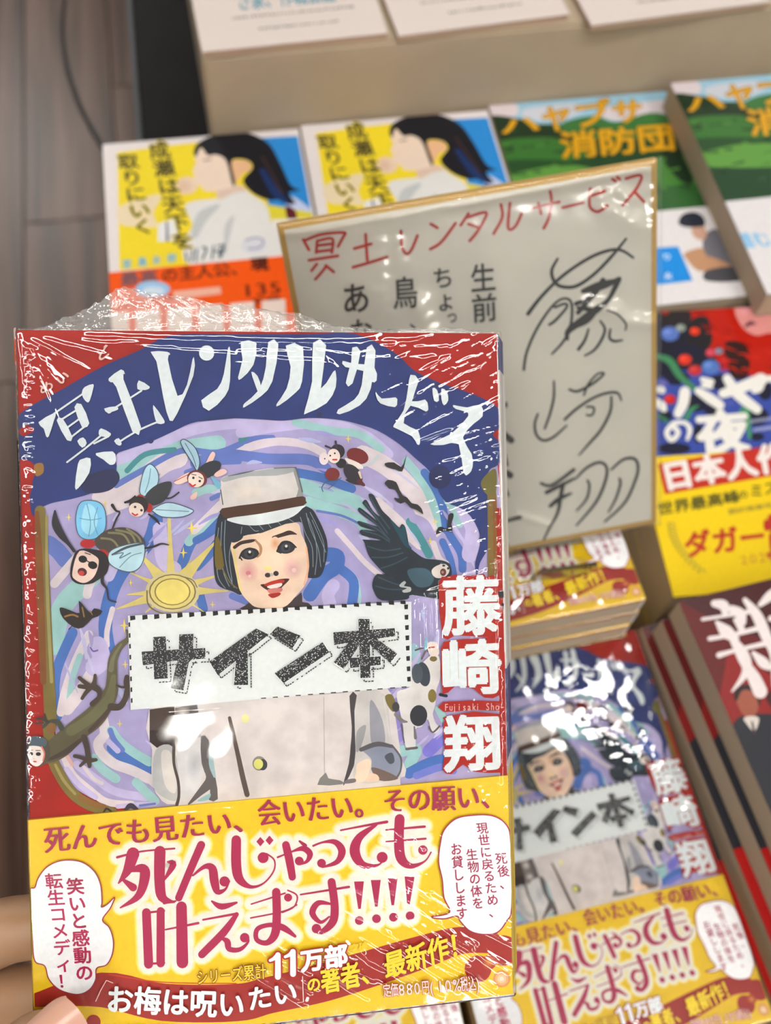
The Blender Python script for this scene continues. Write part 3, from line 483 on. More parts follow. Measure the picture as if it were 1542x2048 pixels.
bars = [('B', '325,400 440,392 448,540 460,790 335,800'), ('B', '575,375 705,368 700,600 660,640 610,905 495,885 550,650 570,600'), ('B', '215,540 540,520 820,505 825,600 540,620 225,665'), ('B', '865,632 1310,318 1425,372 940,758'), ('B', '1120,590 1225,515 1228,855 1100,855'),
        ('C', '0,370 65,298 285,385 210,500'), ('C', '45,745 500,450 560,540 125,835'), ('C', '605,355 1190,315 1195,385 610,470'), ('C', '845,225 945,225 955,785 865,790'), ('C', '760,440 870,440 700,700 610,640'), ('C', '930,440 1010,410 1210,560 1150,640'), ('C', '760,600 1055,585 1055,660 765,690')]
lb.z += STEP
for v, s in bars:   # drop outlines, lower right of each bar
    lb.view = v; p = [tuple(float(t) for t in q.split(',')) for q in s.split()]; p = [(a + 34, b + 36) for a, b in p]; c = (sum(a for a, b in p) / len(p), sum(b for a, b in p) / len(p))
    n = len(p)
    for i in range(n):
        a, b = p[i], p[(i + 1) % n]; L_ = math.hypot(b[0] - a[0], b[1] - a[1]); m_ = max(2, int(L_ / 26))
        for k in range(m_):
            if rnd.random() < .15: continue
            t0, t1 = k / m_, (k + .72) / m_; lb.stroke([(a[0] + (b[0] - a[0]) * t0, a[1] + (b[1] - a[1]) * t0 + rnd.uniform(-4, 4), 9), (a[0] + (b[0] - a[0]) * t1, a[1] + (b[1] - a[1]) * t1, 12)], BK, up=False, cap=False)
for g, c, mi in ((10, (216, 220, 220), 0), (0, BK, 1)):
    lb.z += STEP; lb.mi = mi
    for v, s in bars:
        lb.view = v; p = [tuple(float(t) for t in q.split(',')) for q in s.split()]; cc = (sum(a for a, b in p) / len(p), sum(b for a, b in p) / len(p))
        lb.poly([(a + g * (1 if a > cc[0] else -1), b + g * (1 if b > cc[1] else -1)) for a, b in p], c, 1, up=False)
        if not g: lb.stroke(s, c, 7, n=1, closed=True, up=False)
lb.mi = 0
SPECK = mat('speckled_ink', (22, 22, 24), 0.5, 0.3)
N, L, b = nodes(SPECK); tc = N.new('ShaderNodeTexCoord'); vo = N.new('ShaderNodeTexVoronoi'); vo.inputs['Scale'].default_value = 2900; L.new(tc.outputs['Object'], vo.inputs[0])
cr_ = N.new('ShaderNodeValToRGB'); cr_.color_ramp.elements[0].position = 0.22; cr_.color_ramp.elements[0].color = (.62, .65, .65, 1); cr_.color_ramp.elements[1].position = 0.34; cr_.color_ramp.elements[1].color = (.012, .012, .014, 1)
L.new(vo.outputs['Distance'], cr_.inputs[0]); L.new(cr_.outputs[0], b.inputs['Base Color'])
# ---------------------------------------------------------------- room, table, riser
TBL = -440.0
def wood(name, c1, c2, sy):
    m = mat(name, c1, 0.34, 0.3); N, L, b = nodes(m)
    tc = N.new('ShaderNodeTexCoord'); mp = N.new('ShaderNodeMapping'); mp.inputs['Scale'].default_value = (30, sy, 30)
    nz = N.new('ShaderNodeTexNoise'); nz.inputs['Scale'].default_value = 1.0; nz.inputs['Detail'].default_value = 7; nz.inputs['Distortion'].default_value = .4
    r = N.new('ShaderNodeValToRGB'); r.color_ramp.elements[0].position = .35; r.color_ramp.elements[1].position = .68
    r.color_ramp.elements[0].color = (*lin(c1), 1); r.color_ramp.elements[1].color = (*lin(c2), 1)
    L.new(tc.outputs['Object'], mp.inputs[0]); L.new(mp.outputs[0], nz.inputs[0]); L.new(nz.outputs[0], r.inputs[0]); L.new(r.outputs[0], b.inputs['Base Color'])
    return m
FW = wood('floor_wood', (62, 43, 34), (118, 90, 76), 1.6)
sub = box('floor', -3000, -3000, -1200, 4500, 6500, -1190, mat('floor_base', (40, 30, 26), .8)); sub.location = (0, 0, EYE * .001); tag(sub, kind='structure')
for o in (sub,): pass
pl = None; n = 0
for ix in range(-9, 6):
    for iy in range(-2, 5):
        x = ix * 146.0 - 20; y = iy * 900.0 + (ix % 3) * 300
        if pl is None:
            pl = box('floor_board', 0, 0, 0, 144, 898, 10, FW, sub, 0.8)
            o = pl
        else: o = link(pl.copy(), sub)
        o.location = (x * .001, y * .001, -1.190 + rnd.uniform(0, .0004)); n += 1
ce = box('ceiling', -3000, -6500, CEIL + 40, 4500, 6500, CEIL + 60, mat('ceiling_paint', (225, 222, 216), .9)); ce.location = (0, 0, EYE * .001); tag(ce, kind='structure')
PANEL = mat('lamp_panel', (255, 255, 255)); N, L, b = nodes(PANEL); b.inputs['Emission Color'].default_value = (1, .965, .90, 1); b.inputs['Emission Strength'].default_value = LAMP
LF = mat('lamp_frame', (235, 235, 235), .4)
for i, (x, y, sx, sy) in enumerate(LAMPS):
    r = empty('ceiling_light', Matrix.Translation(W((x, y, CEIL))))
    tag(r, 'white rectangular ceiling light panel over the shop floor', 'light', 'ceiling light panels')
    box('diffuser', -sx / 2, -sy / 2, 0, sx / 2, sy / 2, 8, PANEL, r); 
    fr = Matrix(); f = box('frame', -sx / 2 - 15, -sy / 2 - 15, 8, sx / 2 + 15, sy / 2 + 15, 40, LF, r, 2)
BLK = mat('black_laminate', (16, 15, 18), .5, .15)
tb = empty('display_table', Matrix.Translation(W((0, 0, -1190))))
tag(tb, 'black topped low display table under the stacked paperbacks', 'table')
TL = -47.0
box('table_top', TL, -420, 718, 900, 1200, 750, tint(BLK, nscale=40, amount=.2), tb, 2)
box('edge_strip', TL - 2, -422, 722, TL + 1.5, 1202, 751.2, mat('edge_trim', (66, 70, 76), .35, .6), tb, .8)
for x, y in ((30, -340), (30, 1100), (820, -340), (820, 1100)): box('leg', x, y, 0, x + 40, y + 40, 718, BLK, tb, 2)
# beige riser behind the back row, its face found from its top corner
RZ = -333.0
tlc = hit(404, 120, RZ); RY = tlc.y
BEI = tint(mat('beige_board', (172, 156, 134), .6, .3), nscale=18, amount=.06)
rs = box('display_riser', 0, 0, TBL + .3 - RZ, 850, 420, 0, BEI, None, 1.5); rs.matrix_world = Matrix.Translation(W((tlc.x, RY + .6, RZ))) @ Matrix.Rotation(math.radians(1.6), 4, 'Z')
tag(rs, 'plain beige step box behind the back row of paperbacks', 'display stand')
CARDM = mat('white_card', (214, 202, 196), .5, .3); CSIDE = mat('card_core', (176, 150, 128), .7)
cards = []
for i, (u, v, u2, v2) in enumerate(((404, 104, 776, 66), (797, 72, 1140, 28), (1183, 51, 1542, 3))):
    a = hit(u, v, RZ + 4); c = hit(u2, v2, RZ + 4); d = (c - a); yaw = math.atan2(d.y, d.x); w = d.length
    mw = Matrix.Translation(W((a.x, a.y, RZ))) @ Matrix.Rotation(yaw, 4, 'Z')
    r = empty('booklet', mw)
    tag(r, ('white booklet with teal heading at the left end of the beige riser', 'white booklet in the middle of the row on the beige riser', 'white booklet at the right end of the beige riser, edge lifted')[i], 'booklet', 'white booklets on the riser')
    box('pages', .5, .6, 0, w - .5, 146, 3.6, CSIDE, r); box('cover', 0, 0, 3.6, w, 147, 4, CARDM, r, .1)
    pa = Plane(a, d, (math.sin(yaw), -math.cos(yaw), 0)); ar = Art(pa, 4.05)
    if i == 0:
        ar.view = 'T1'; ar.text('さ家、作戦会議', '340,-60 1060,-130 1075,15 350,85', (80, 140, 160), .02)
    for k, (y0, x0, x1) in enumerate(((22, 18, w - 14), (12, 30, w - 24))):
        x = x0
        while x < x1:
            q = rnd.uniform(.8, 2.0); h = rnd.uniform(1.0, 2.0); ar._add([(x, y0 + rnd.uniform(-.4, .4)), (x + q, y0), (x + q, y0 + h), (x, y0 + h)], [(0, 1, 2, 3)], (150, 138, 134) if rnd.random() < .7 else (110, 104, 100), False, True); x += q + rnd.uniform(.3, .9)
    ar.build('printed_text', r, INKM, size='all')
# cable hanging beside the table
pts = [at(u, v, d) for u, v, d in ((330, -500, 1500), (190, -190, 1200), (138, -60, 1050), (121, 40, 960), (128, 120, 900), (152, 200, 860), (190, 275, 830), (235, 340, 800), (290, 400, 780))]
pts = [(p.x, p.y, p.z) for p in pts]; pts = [(pts[0][0], pts[0][1] + 400, -1186)] + pts
cu = bpy.data.curves.new('power_cord', 'CURVE'); cu.dimensions = '3D'; cu.bevel_depth = .0021; sp = cu.splines.new('NURBS'); sp.points.add(len(pts) - 1); sp.use_endpoint_u = True; sp.order_u = 4
for q, p in zip(sp.points, pts): q.co = (*W(p), 1)
sp.resolution_u = 8; cu.bevel_resolution = 2; co2 = bpy.data.objects.new('power_cord', cu); cmesh = co2.to_mesh().copy(); cmesh.materials.append(mat('cord_rubber', (34, 30, 28), .5)); co2.to_mesh_clear(); bpy.data.objects.remove(co2)
for p in cmesh.polygons: p.use_smooth = True
cmesh.name = 'power_cord'; co_ = link(bpy.data.objects.new('power_cord', cmesh)); tag(co_, 'thin dark power cord hanging beside the table over the wooden floor', 'cord')
# ---------------------------------------------------------------- books
PAGES = mat('page_edges', (176, 158, 136), .8, .2)
N, L, b = nodes(PAGES); tc = N.new('ShaderNodeTexCoord'); mp = N.new('ShaderNodeMapping'); mp.inputs['Scale'].default_value = (2, 2, 3200); nz = N.new('ShaderNodeTexNoise'); nz.inputs['Scale'].default_value = 1; nz.inputs['Detail'].default_value = 2
L.new(tc.outputs['Object'], mp.inputs[0]); L.new(mp.outputs[0], nz.inputs[0]); mr = N.new('ShaderNodeMapRange'); mr.inputs[3].default_value = .82; mr.inputs[4].default_value = 1.12; mx = N.new('ShaderNodeVectorMath'); mx.operation = 'SCALE'; mx.inputs[0].default_value = lin((176, 158, 136))
L.new(nz.outputs[0], mr.inputs[0]); L.new(mr.outputs[0], mx.inputs['Scale']); L.new(mx.outputs[0], b.inputs['Base Color'])
def hexa(name, parent, m, w0, w1, h0, h1, z0, z1, sk=0.0, T=12.7, bev=0.0):
    """box in the book frame, sheared sideways by sk over its thickness"""
    o = box(name, w0, -h1, z0, w1, -h0, z1, m, parent, bev)
    if sk:
        for v in o.data.vertices: v.co.x += sk * (1 - v.co.z * 1000 / T) * .001
    return o
def shell(root, T, cover_m, sk=0.0, w=BW, h=BH, spine_m=None):
    hexa('page_block', root, PAGES, -.08, w - .6, .3, h - .1, .25, T - .25, sk, T)
    hexa('front_cover', root, cover_m, 0, w, 0, h, T - .25, T, sk, T); hexa('back_cover', root, cover_m, 0, w, 0, h, 0, .25, sk, T)
    hexa('spine', root, spine_m or cover_m, w - .5, w + .15, 0, h, .1, T - .1, sk, T)
W2 = mat('white_cover', (214, 212, 208), .4, .4); REDC = mat('red_cover', RED, .4, .4); BLUC = mat('blue_cover', (52, 62, 128), .4, .4); YELB = mat('yellow_band', YEL, .4, .4)
# film ---------------------------------------------------------
import numpy as np
def film_mat(name, veil, base, rough, bscale=0, bstr=0):
    m = bpy.data.materials.new(name); m.use_nodes = True; N = m.node_tree.nodes; L = m.node_tree.links; N.clear()
    out = N.new('ShaderNodeOutputMaterial'); tr = N.new('ShaderNodeBsdfTransparent'); gl = N.new('ShaderNodeBsdfGlossy'); gl.inputs['Roughness'].default_value = rough
    df = N.new('ShaderNodeBsdfDiffuse'); df.inputs[0].default_value = (.85, .85, .84, 1); fr = N.new('ShaderNodeFresnel'); fr.inputs[0].default_value = 1.5
    ma = N.new('ShaderNodeMath'); ma.operation = 'MULTIPLY_ADD'; ma.inputs[1].default_value = 1.7; ma.inputs[2].default_value = base; ma.use_clamp = True
    m1 = N.new('ShaderNodeMixShader'); m2 = N.new('ShaderNodeMixShader'); m1.inputs[0].default_value = veil
    L.new(tr.outputs[0], m1.inputs[1]); L.new(df.outputs[0], m1.inputs[2]); L.new(fr.outputs[0], ma.inputs[0]); L.new(ma.outputs[0], m2.inputs[0]); L.new(m1.outputs[0], m2.inputs[1]); L.new(gl.outputs[0], m2.inputs[2]); L.new(m2.outputs[0], out.inputs[0])
    if bscale:
        tc = N.new('ShaderNodeTexCoord'); nz = N.new('ShaderNodeTexNoise'); nz.inputs['Scale'].default_value = bscale; nz.inputs['Detail'].default_value = 3; bp = N.new('ShaderNodeBump'); bp.inputs['Strength'].default_value = bstr; bp.inputs['Distance'].default_value = .001
        L.new(tc.outputs['Object'], nz.inputs[0]); L.new(nz.outputs[0], bp.inputs['Height']); L.new(bp.outputs[0], gl.inputs['Normal'])
    return m
FILM = film_mat('shrink_film', .004, 0.0, .05, 60, .03); CRUMP = film_mat('crumpled_film', .24, .12, .13, 300, 1.0); SLEEVE = film_mat('clear_sleeve', .03, 0.0, .08, 20, .15); ACRY = film_mat('clear_acrylic', .02, .02, .03)
def film(name, parent, T, ridges, step, zb, w=BW, h=BH, bul=.35, sk=0.0, seed=1):
    nx = int((w + .6) / step) + 1; ny = int((h + .4) / step) + 1
    xs = np.linspace(-.3, w + .3, nx); ys = np.linspace(.2, -h - .2, ny); X, Y = np.meshgrid(xs, ys)
    Z = np.full_like(X, T + zb); ph = np.random.RandomState(seed)
    for k in range(10):
        a, f, p = ph.uniform(0, 6.28), ph.uniform(.04, .3), ph.uniform(0, 6.28); Z += .008 * np.sin((X * np.cos(a) + Y * np.sin(a)) * f * 3 + p)
    for (x0, y0, x1, y1, rw, rh) in ridges:
        m = 4 * rw + 1.5; sx = (X > min(x0, x1) - m) & (X < max(x0, x1) + m) & (Y > min(y0, y1) - m) & (Y < max(y0, y1) + m)
        if not sx.any(): continue
        x, y = X[sx], Y[sx]; dx, dy = x1 - x0, y1 - y0; l = max(math.hypot(dx, dy), .01); t = ((x - x0) * dx + (y - y0) * dy) / l / l
        d = ((x - x0) * dy - (y - y0) * dx) / l + .12 * rw * np.sin(t * l * 1.1 + x0) ; tc_ = np.clip(t, 0, 1); e = (t - tc_) * l
        Z[sx] += rh * np.exp(-(d / rw) ** 2 - (e / (rw * 1.2)) ** 2) * (.86 + .14 * np.sin(tc_ * l * 1.6 + y0 * 3))
    # wrap the rim down over the edges of the book
    V = np.stack([X, Y, Z], -1)
    def skirt(A, o, drop):
        B = A.copy(); B[..., 0] += o[0] + sk * min(drop / T, 1); B[..., 1] += o[1]; B[..., 2] -= drop; return B
    L_ = skirt(V[:, :1], (-.25, 0), 1.0), skirt(V[:, :1], (-.3, 0), T * .9); R_ = skirt(V[:, -1:], (.25, 0), 1.0), skirt(V[:, -1:], (.35, 0), T * .9)
    V = np.concatenate([L_[0], V, R_[0]], 1); ny, nx = V.shape[:2]
    U1 = V[:1].copy(); U1[..., 1] += .25; U1[..., 2] -= 1.0; D1 = V[-1:].copy(); D1[..., 1] -= .25; D1[..., 2] -= 1.0; D2 = D1.copy(); D2[..., 2] -= T * .8; U2 = U1.copy(); U2[..., 2] -= T * .8
    V = np.concatenate([U1, V, D1], 0); V[..., 2] = np.maximum(V[..., 2], .1); ny, nx = V.shape[:2]
    I = np.arange(ny * nx).reshape(ny, nx); Fq = np.stack([I[:-1, :-1], I[1:, :-1], I[1:, 1:], I[:-1, 1:]], -1).reshape(-1, 4)
    me = bpy.data.meshes.new(name); me.vertices.add(ny * nx); me.vertices.foreach_set('co', (V.reshape(-1) * .001).astype(np.float32)); me.loops.add(Fq.size); me.loops.foreach_set('vertex_index', Fq.reshape(-1).astype(np.int32))
    me.polygons.add(len(Fq)); me.polygons.foreach_set('loop_start', np.arange(0, Fq.size, 4, dtype=np.int32)); me.polygons.foreach_set('loop_total', np.full(len(Fq), 4, dtype=np.int32)); me.update(calc_edges=True); me.polygons.foreach_set('use_smooth', np.ones(len(Fq), dtype=bool))
    me.materials.append(FILM); return link(bpy.data.objects.new(name, me), parent)
def seg(u0, v0, u1, v1, w, h):
    a, b_ = HELD.loc(u0, v0), HELD.loc(u1, v1); return (*a, *b_, w, h)
rg = []; q = random.Random(11)
def fan(n, x0, x1, y0, y1, slope, ls, w, h, js=.12):
    for i in range(n):
        x, y = q.uniform(x0, x1), q.uniform(y0, y1); l = q.uniform(*ls); s = slope + q.uniform(-js, js); d = math.hypot(1, s)
        rg.append(seg(x, y, x + l / d, y + l * s / d, q.uniform(*w), q.uniform(*h)))
fan(95, 790, 955, 880, 1220, -.34, (30, 150), (.22, .38), (.05, .10)); fan(40, 760, 960, 690, 900, -.55, (20, 90), (.22, .38), (.05, .10)); fan(40, 870, 970, 1120, 1540, -.28, (30, 110), (.22, .4), (.05, .11))
fan(24, 900, 985, 670, 800, -.6, (10, 40), (.15, .4), (.04, .12)); fan(62, 690, 970, 1640, 1960, .62, (40, 180), (.24, .5), (.05, .13), .15); fan(20, 850, 960, 1550, 1640, .3, (20, 70), (.15, .3), (.05, .1))
fan(16, 450, 700, 1870, 1960, .55, (30, 130), (.25, .5), (.05, .12)); fan(12, 80, 300, 1650, 1950, -.5, (10, 24), (.14, .2), (.02, .05)); fan(40, 985, 1000, 830, 1540, -.1, (8, 26), (.2, .4), (.08, .2), .3)
for i in range(30):
    a = math.radians(q.uniform(12, 86)); r0 = q.uniform(5, 90); l = q.uniform(30, 120); rg.append(seg(42 + r0 * math.cos(a), 668 + r0 * math.sin(a), 42 + (r0 + l) * math.cos(a), 668 + (r0 + l) * math.sin(a), q.uniform(.22, .4), q.uniform(.04, .10)))
for i in range(95):
    v = 700 + i * 9.5 + q.uniform(-3, 3); x = 52 + (v - 660) * .013 + q.uniform(-3, 4); rg.append(seg(x, v, x + q.uniform(6, 16), v + q.uniform(-6, 3), q.uniform(.24, .38), q.uniform(.06, .2)))
for i in range(14): rg.append(seg(q.uniform(150, 800), q.uniform(672, 740), q.uniform(450, 900), q.uniform(672, 740), q.uniform(.25, .6), q.uniform(.05, .12)))
for x, w_, h_ in ((824, .3, .12), (833, .25, .14), (843, .35, .2), (855, .3, .22), (866, .3, .12), (878, .2, .08)): rg.append(seg(x, 1190, x + 3, 1292, w_, h_))
for y0, y1, x in ((690, 1180, 990), (1130, 1330, 985), (1340, 1560, 992), (760, 1560, 1003)): rg.append(seg(x, y0, x + (y1 - y0) * .014, y1, .3, .2))
rg.append(seg(300, 1424, 810, 1384, .25, .06)); rg.append(seg(100, 1650, 1000, 1560, .2, .04)); rg.append(seg(660, 1860, 760, 1925, .8, .2)); rg.append(seg(640, 1855, 720, 1900, .5, .15))

def meido(name, sk=0.0, fine=True, ridges=None, mw=None, label=None):
    T = BT; r = empty(name, mw); tag(r, label, 'book', 'shrink wrapped paperbacks with a yellow band')
    shell(r, T, REDC, sk, spine_m=W2)
    if fine:
        hexa('spine_print', r, BLUC, BW + .15, BW + .2, 0, 8.2, .3, T - .3, sk, T); hexa('spine_print', r, BLUC, BW + .15, BW + .2, 76, 97, .3, T - .3, sk, T)
        hexa('spine_panel', r, W2, BW + .15, BW + .5, 8.2, 76, .2, T - .4, sk, T)
    bg.mesh_z = T
    return r
PRINTS = {}
def prints(r, first):
    for nm, a, m, z in (('cover_painting', bg, PAINT, 0), ('blue_arch', bl, PAINT, 0), ('cover_figures', fg, PAINT, 0), ('title_lettering', tl, INK, 0), ('author_lettering', au, INK, .01)):
        if first: PRINTS[nm] = a.build(nm, r, m, BT + z).data
        else: link(bpy.data.objects.new(nm, PRINTS[nm]), r)
ZT = max(fg.z, tl.z, au.z) + .03
def band(r, sk):
    a, c = oy0, oy1; T = BT; z0, z1 = T, T + ZT
    vs = []; o = hexa('paper_band', r, YELB, 0, BW + .2, -a, BH - .25, -.15, T + ZT, sk, T)
    for v in o.data.vertices:
        if v.co.y > -BH * .0009: v.co.y = (a + (c - a) * min(max(v.co.x * 1000 / BW, 0), 1)) * .001
    return o
def label_part(r):
    """white sticker sheet under its printing"""
    p = [HELD.loc(*t) for t in Art.px(lb_view, '-1367,195 1355,60 1357,875 -1340,1100')]
    z0, z1 = BT + ZT - .08, BT + ZT + .02
    vs = [(x, y, z0) for x, y in p] + [(x, y, z1) for x, y in p]
    return mesh_obj('signed_copy_label', vs, [(0, 1, 2, 3), (7, 6, 5, 4), (0, 4, 5, 1), (1, 5, 6, 2), (2, 6, 7, 3), (3, 7, 4, 0)], W2, r)
lb_view = Art(HELD); lb_view.view = 'C'
def full_book(name, mw, label, sk, ridges, step, first=False, seed=1):
    r = meido(name, sk, first, mw=mw, label=label); prints(r, first)
    bd = band(r, sk); l = label_part(r)
    if first:
        PRINTS['ob'] = ob.build('band_lettering', bd, GLOSSY, BT + ZT + .004).data; PRINTS['lb'] = lb.build('label_lettering', l, [INKM, SPECK], BT + ZT + .024).data
    else:
        link(bpy.data.objects.new('band_lettering', PRINTS['ob']), bd); link(bpy.data.objects.new('label_lettering', PRINTS['lb']), l)
    film('shrink_wrap', r, BT, ridges, step, ZT + .55, sk=sk, seed=seed)
    return r
SK = (226, 200, 178)
held = full_book('held_paperback', HELD.matrix(BT), 'shrink-wrapped paperback with red and blue cover held up in front by a hand', 5.2, rg, .33, True)
# crumpled surplus film along the top and bottom of the held book
def flap(name, base, outl, depth0, lean, seed, n=150, m=16):
    """base / outline given as seen points on the plane of the cover; rises off it and curls back"""
    q_ = random.Random(seed); bp = cr([tuple(p) for p in base], 12, False); op = cr([tuple(p) for p in outl], 12, False)
    def samp(p, t):
        f = t * (len(p) - 1); i = min(int(f), len(p) - 2); f -= i; return [p[i][k] * (1 - f) + p[i + 1][k] * f for k in (0, 1)]
    vs = []; fs = []
    for j in range(m + 1):
        for i in range(n + 1):
            t = i / n; s_ = j / m; a = samp(bp, t); c = samp(op, t); P = HELD.loc(a[0] + (c[0] - a[0]) * s_, a[1] + (c[1] - a[1]) * s_)
            z = depth0 + lean * s_ + 2.2 * s_ * (noise.noise((P[0] * .16, P[1] * .5, seed)) + .7 * noise.noise((P[0] * .6, P[1] * .9, seed + 5)) + .5 * noise.noise((P[0] * 1.5, P[1] * 1.5, seed + 9)))
            k = .45 * s_ * noise.noise((P[0] * .8, P[1] * .8, seed + 20))
            vs.append((P[0], P[1] + k, z))
            if i and j: w_ = n + 1; fs.append(((j - 1) * w_ + i - 1, (j - 1) * w_ + i, j * w_ + i, j * w_ + i - 1))
    return mesh_obj(name, vs, fs, CRUMP, held, True)
flap('film_flap', [(38, 668), (200, 668), (420, 672), (560, 674), (700, 672), (850, 670), (1000, 668)],
     [(38, 664), (75, 650), (110, 632), (150, 618), (205, 588), (240, 566), (290, 574), (340, 582), (400, 592), (470, 602), (560, 614), (620, 626), (680, 648), (760, 650), (850, 652), (930, 650), (1000, 662)], BT - 1, -3, 3)
flap('film_flap', [(400, 2062), (520, 2040), (700, 2022), (860, 2003), (1020, 1982)], [(400, 2130), (540, 2120), (700, 2090), (800, 2060), (870, 2030), (920, 2010), (1020, 1990)], 2, -4, 8, 90, 12)
# ---------------------------------------------------------------- stacks of the same title
def near(T_, n): return TBL + T_ * n
def stack_pose(u, v, u2, v2, z, edge='left'):
    """yaw of a horizontal book from two points seen along one of its long sides"""
    a, c = hit(u, v, z), hit(u2, v2, z); return a, math.atan2((c - a).x, -(c - a).y)
def hor(O, yaw, ztop, T):
    m = Matrix.Translation(W((O.x, O.y, ztop - T))) @ Matrix.Rotation(yaw, 4, 'Z'); return m
q = random.Random(23); rs1 = []
for i in range(95):   # band of wrinkles crossing the top right, as seen on the flat copy
    t = q.random(); x = 62 + 36 * t + q.uniform(-9, 5) * (1 - .5 * t); y = -10 - 62 * t + q.uniform(-8, 8); a = q.uniform(-.4, .8); l = q.uniform(2, 9); rs1.append((x, y, x + l * math.cos(a), y + l * math.sin(a), q.uniform(.5, 1.2), q.uniform(.06, .2)))
for i in range(70):
    x, y = q.uniform(5, 100), q.uniform(-147, -118); a = q.uniform(.5, 1.1); l = q.uniform(2, 8); rs1.append((x, y, x + l * math.cos(a), y + l * math.sin(a), q.uniform(.3, .6), q.uniform(.08, .2)))
for i in range(30): x = q.uniform(90, 102); y = q.uniform(-110, -50); rs1.append((x, y, x + q.uniform(1, 5), y + q.uniform(-3, 3), .4, .15))
O1 = Vector((43.65, 128.24, -389.2)); Y1 = .0458
def copy_of(src, mw, label):
    c = copy_tree(src); c.matrix_world = mw; c['label'] = label; return c
c1 = full_book('stacked_paperback', hor(O1, Y1, near(BT, 4), BT), 'wrapped paperback lying top of the stack at lower right, white glare across its blue title', 0.0, rs1, .8, seed=4)
HID = 'wrapped paperback lying hidden inside a stack, under copies of the same book'
def under(src, O, yaw, n0, n1, dx=0.0, lab=HID):
    for k in range(n0, n1):
        t = n1 - k; c = copy_of(src, hor(Vector((O.x + q.uniform(-.6, .6) + dx * t, O.y + q.uniform(-.8, .4), 0)), yaw + q.uniform(-.004, .004), near(BT, k + 1), BT), lab)
plain = None
under(c1, O1, Y1, 0, 3)
O3 = O1 + Vector((-(BW + 4.5) * math.cos(Y1), -(BW + 4.5) * math.sin(Y1) - 1, 0))
c3 = copy_of(c1, hor(O3, Y1, near(BT, 4), BT), 'wrapped paperback topping the stack left of the lower right one, mostly behind the held book'); under(c1, O3, Y1, 0, 3)
# higher stack beneath the signed card
z2 = near(BT, 7); br = hit(1290, 1200, z2); bl_ = hit(1025, 1254, z2); d = br - bl_; y2 = math.atan2(d.y, d.x); O2 = br - Vector((BW * math.cos(y2) - BH * -math.sin(y2) * -1, 0, 0))
ux, uy = Vector((math.cos(y2), math.sin(y2), 0)), Vector((-math.sin(y2), math.cos(y2), 0)); O2 = br - ux * BW + uy * BH
c2 = copy_of(c1, hor(O2, y2, z2, BT), 'wrapped paperback topping the tall stack that the signed card stands on')
for k in range(6):
    off = (0, 1.0, .5, 2.6, 3.4, 6.8, 7.6)[6 - k]; P_ = O2 + ux * off + uy * q.uniform(-.8, .3)
    copy_of(c1, hor(P_, y2 + q.uniform(-.003, .003), near(BT, k + 1), BT), 'wrapped paperback, %s from the top of the tall stack under the signed card' % ('sixth', 'fifth', 'fourth', 'third', 'second', 'next')[k] if k < 5 else 'wrapped paperback directly under the top one of the stack below the signed card')

# ---------------------------------------------------------------- other titles
def title_book(name, O, yaw, ztop, T, label, group, arts, band_y, band_m, cover_m, h=BH, w=BW, spine=None, bandart=None):
    r = empty(name, hor(O, yaw, ztop, T)); tag(r, label, 'book', group); shell(r, T, cover_m, 0, w, h, spine)
    for nm, a, m in arts: a.build(nm, r, m, T)
    bd = hexa('paper_band', r, band_m, 0, w + .22, band_y, h - .25, -.1, T + .55)
    if bandart: bandart.build('band_lettering', bd, INK, T + .56)
    return r
def stack(src, O, yaw, T, n, lab, dx=0.0, labs=None):
    for k in range(n - 1):
        t = n - 1 - k; c = copy_of(src, hor(Vector((O.x - dx * t + q.uniform(-.4, .4), O.y + q.uniform(-.6, .6), 0)), yaw + q.uniform(-.003, .003), TBL + T * (k + 1), T), labs[t - 1] if labs and t - 1 < len(labs) else lab)
# yellow cover with a dark haired girl in profile
TN = 12.4; zN = TBL + TN * 5; ON = hit(205, 289, zN); PN = Plane(ON, (1, 0, 0), (0, -1, 0))
a = Art(PN, .02); full(a, (222, 214, 214)); a.view = 'N'
a.poly('160,268 420,232 700,200 900,180 1210,165 1260,700 1300,1010 640,1080 175,1115', (232, 208, 44), 1)
a.poly('1190,165 1455,150 1560,740 1560,1000 1260,1000 1240,640', (44, 134, 208), 1); a.poly('1400,580 1560,690 1560,760 1380,720', (190, 200, 230)); a.poly('1230,640 1560,700 1570,800 1260,780', (216, 202, 60), 1); a.poly('1370,650 1440,690 1440,760 1380,740', (90, 30, 40)); a.poly('1270,750 1560,740 1600,1000 1290,1010', (225, 220, 215), 1)
a.poly('150,720 190,650 300,610 440,570 470,600 420,700 440,800 330,800 200,790', (226, 208, 176)); a.disc(660, 505, 78, (226, 200, 176), 62)
a.poly('650,640 870,600 920,600 1040,510 1120,570 1220,640 1260,760 1300,1010 700,1080 640,900 700,790', (218, 216, 214)); a.poly('690,860 740,700 900,640 800,760 730,880', (186, 190, 190)); a.poly('930,1010 930,800 1000,720 960,900', (190, 190, 192)); a.poly('880,540 1010,500 1090,540 1000,560 890,605', (214, 188, 172)); a.poly('450,780 590,740 590,900 450,910', (222, 222, 222), 1); a.stroke('515,770,14 520,900,20', (90, 90, 110))
a.poly('715,290 770,240 950,300 1000,490 900,540 790,545 760,510 700,470 720,430 700,410 725,340', (228, 206, 188)); a.poly('970,340 1090,330 1120,390 1060,420 1010,490 980,470', (224, 178, 140)); a.soft(640, 510, 60, (214, 180, 160), (226, 200, 176)); a.stroke('780,325 830,318', (120, 90, 80), 10)
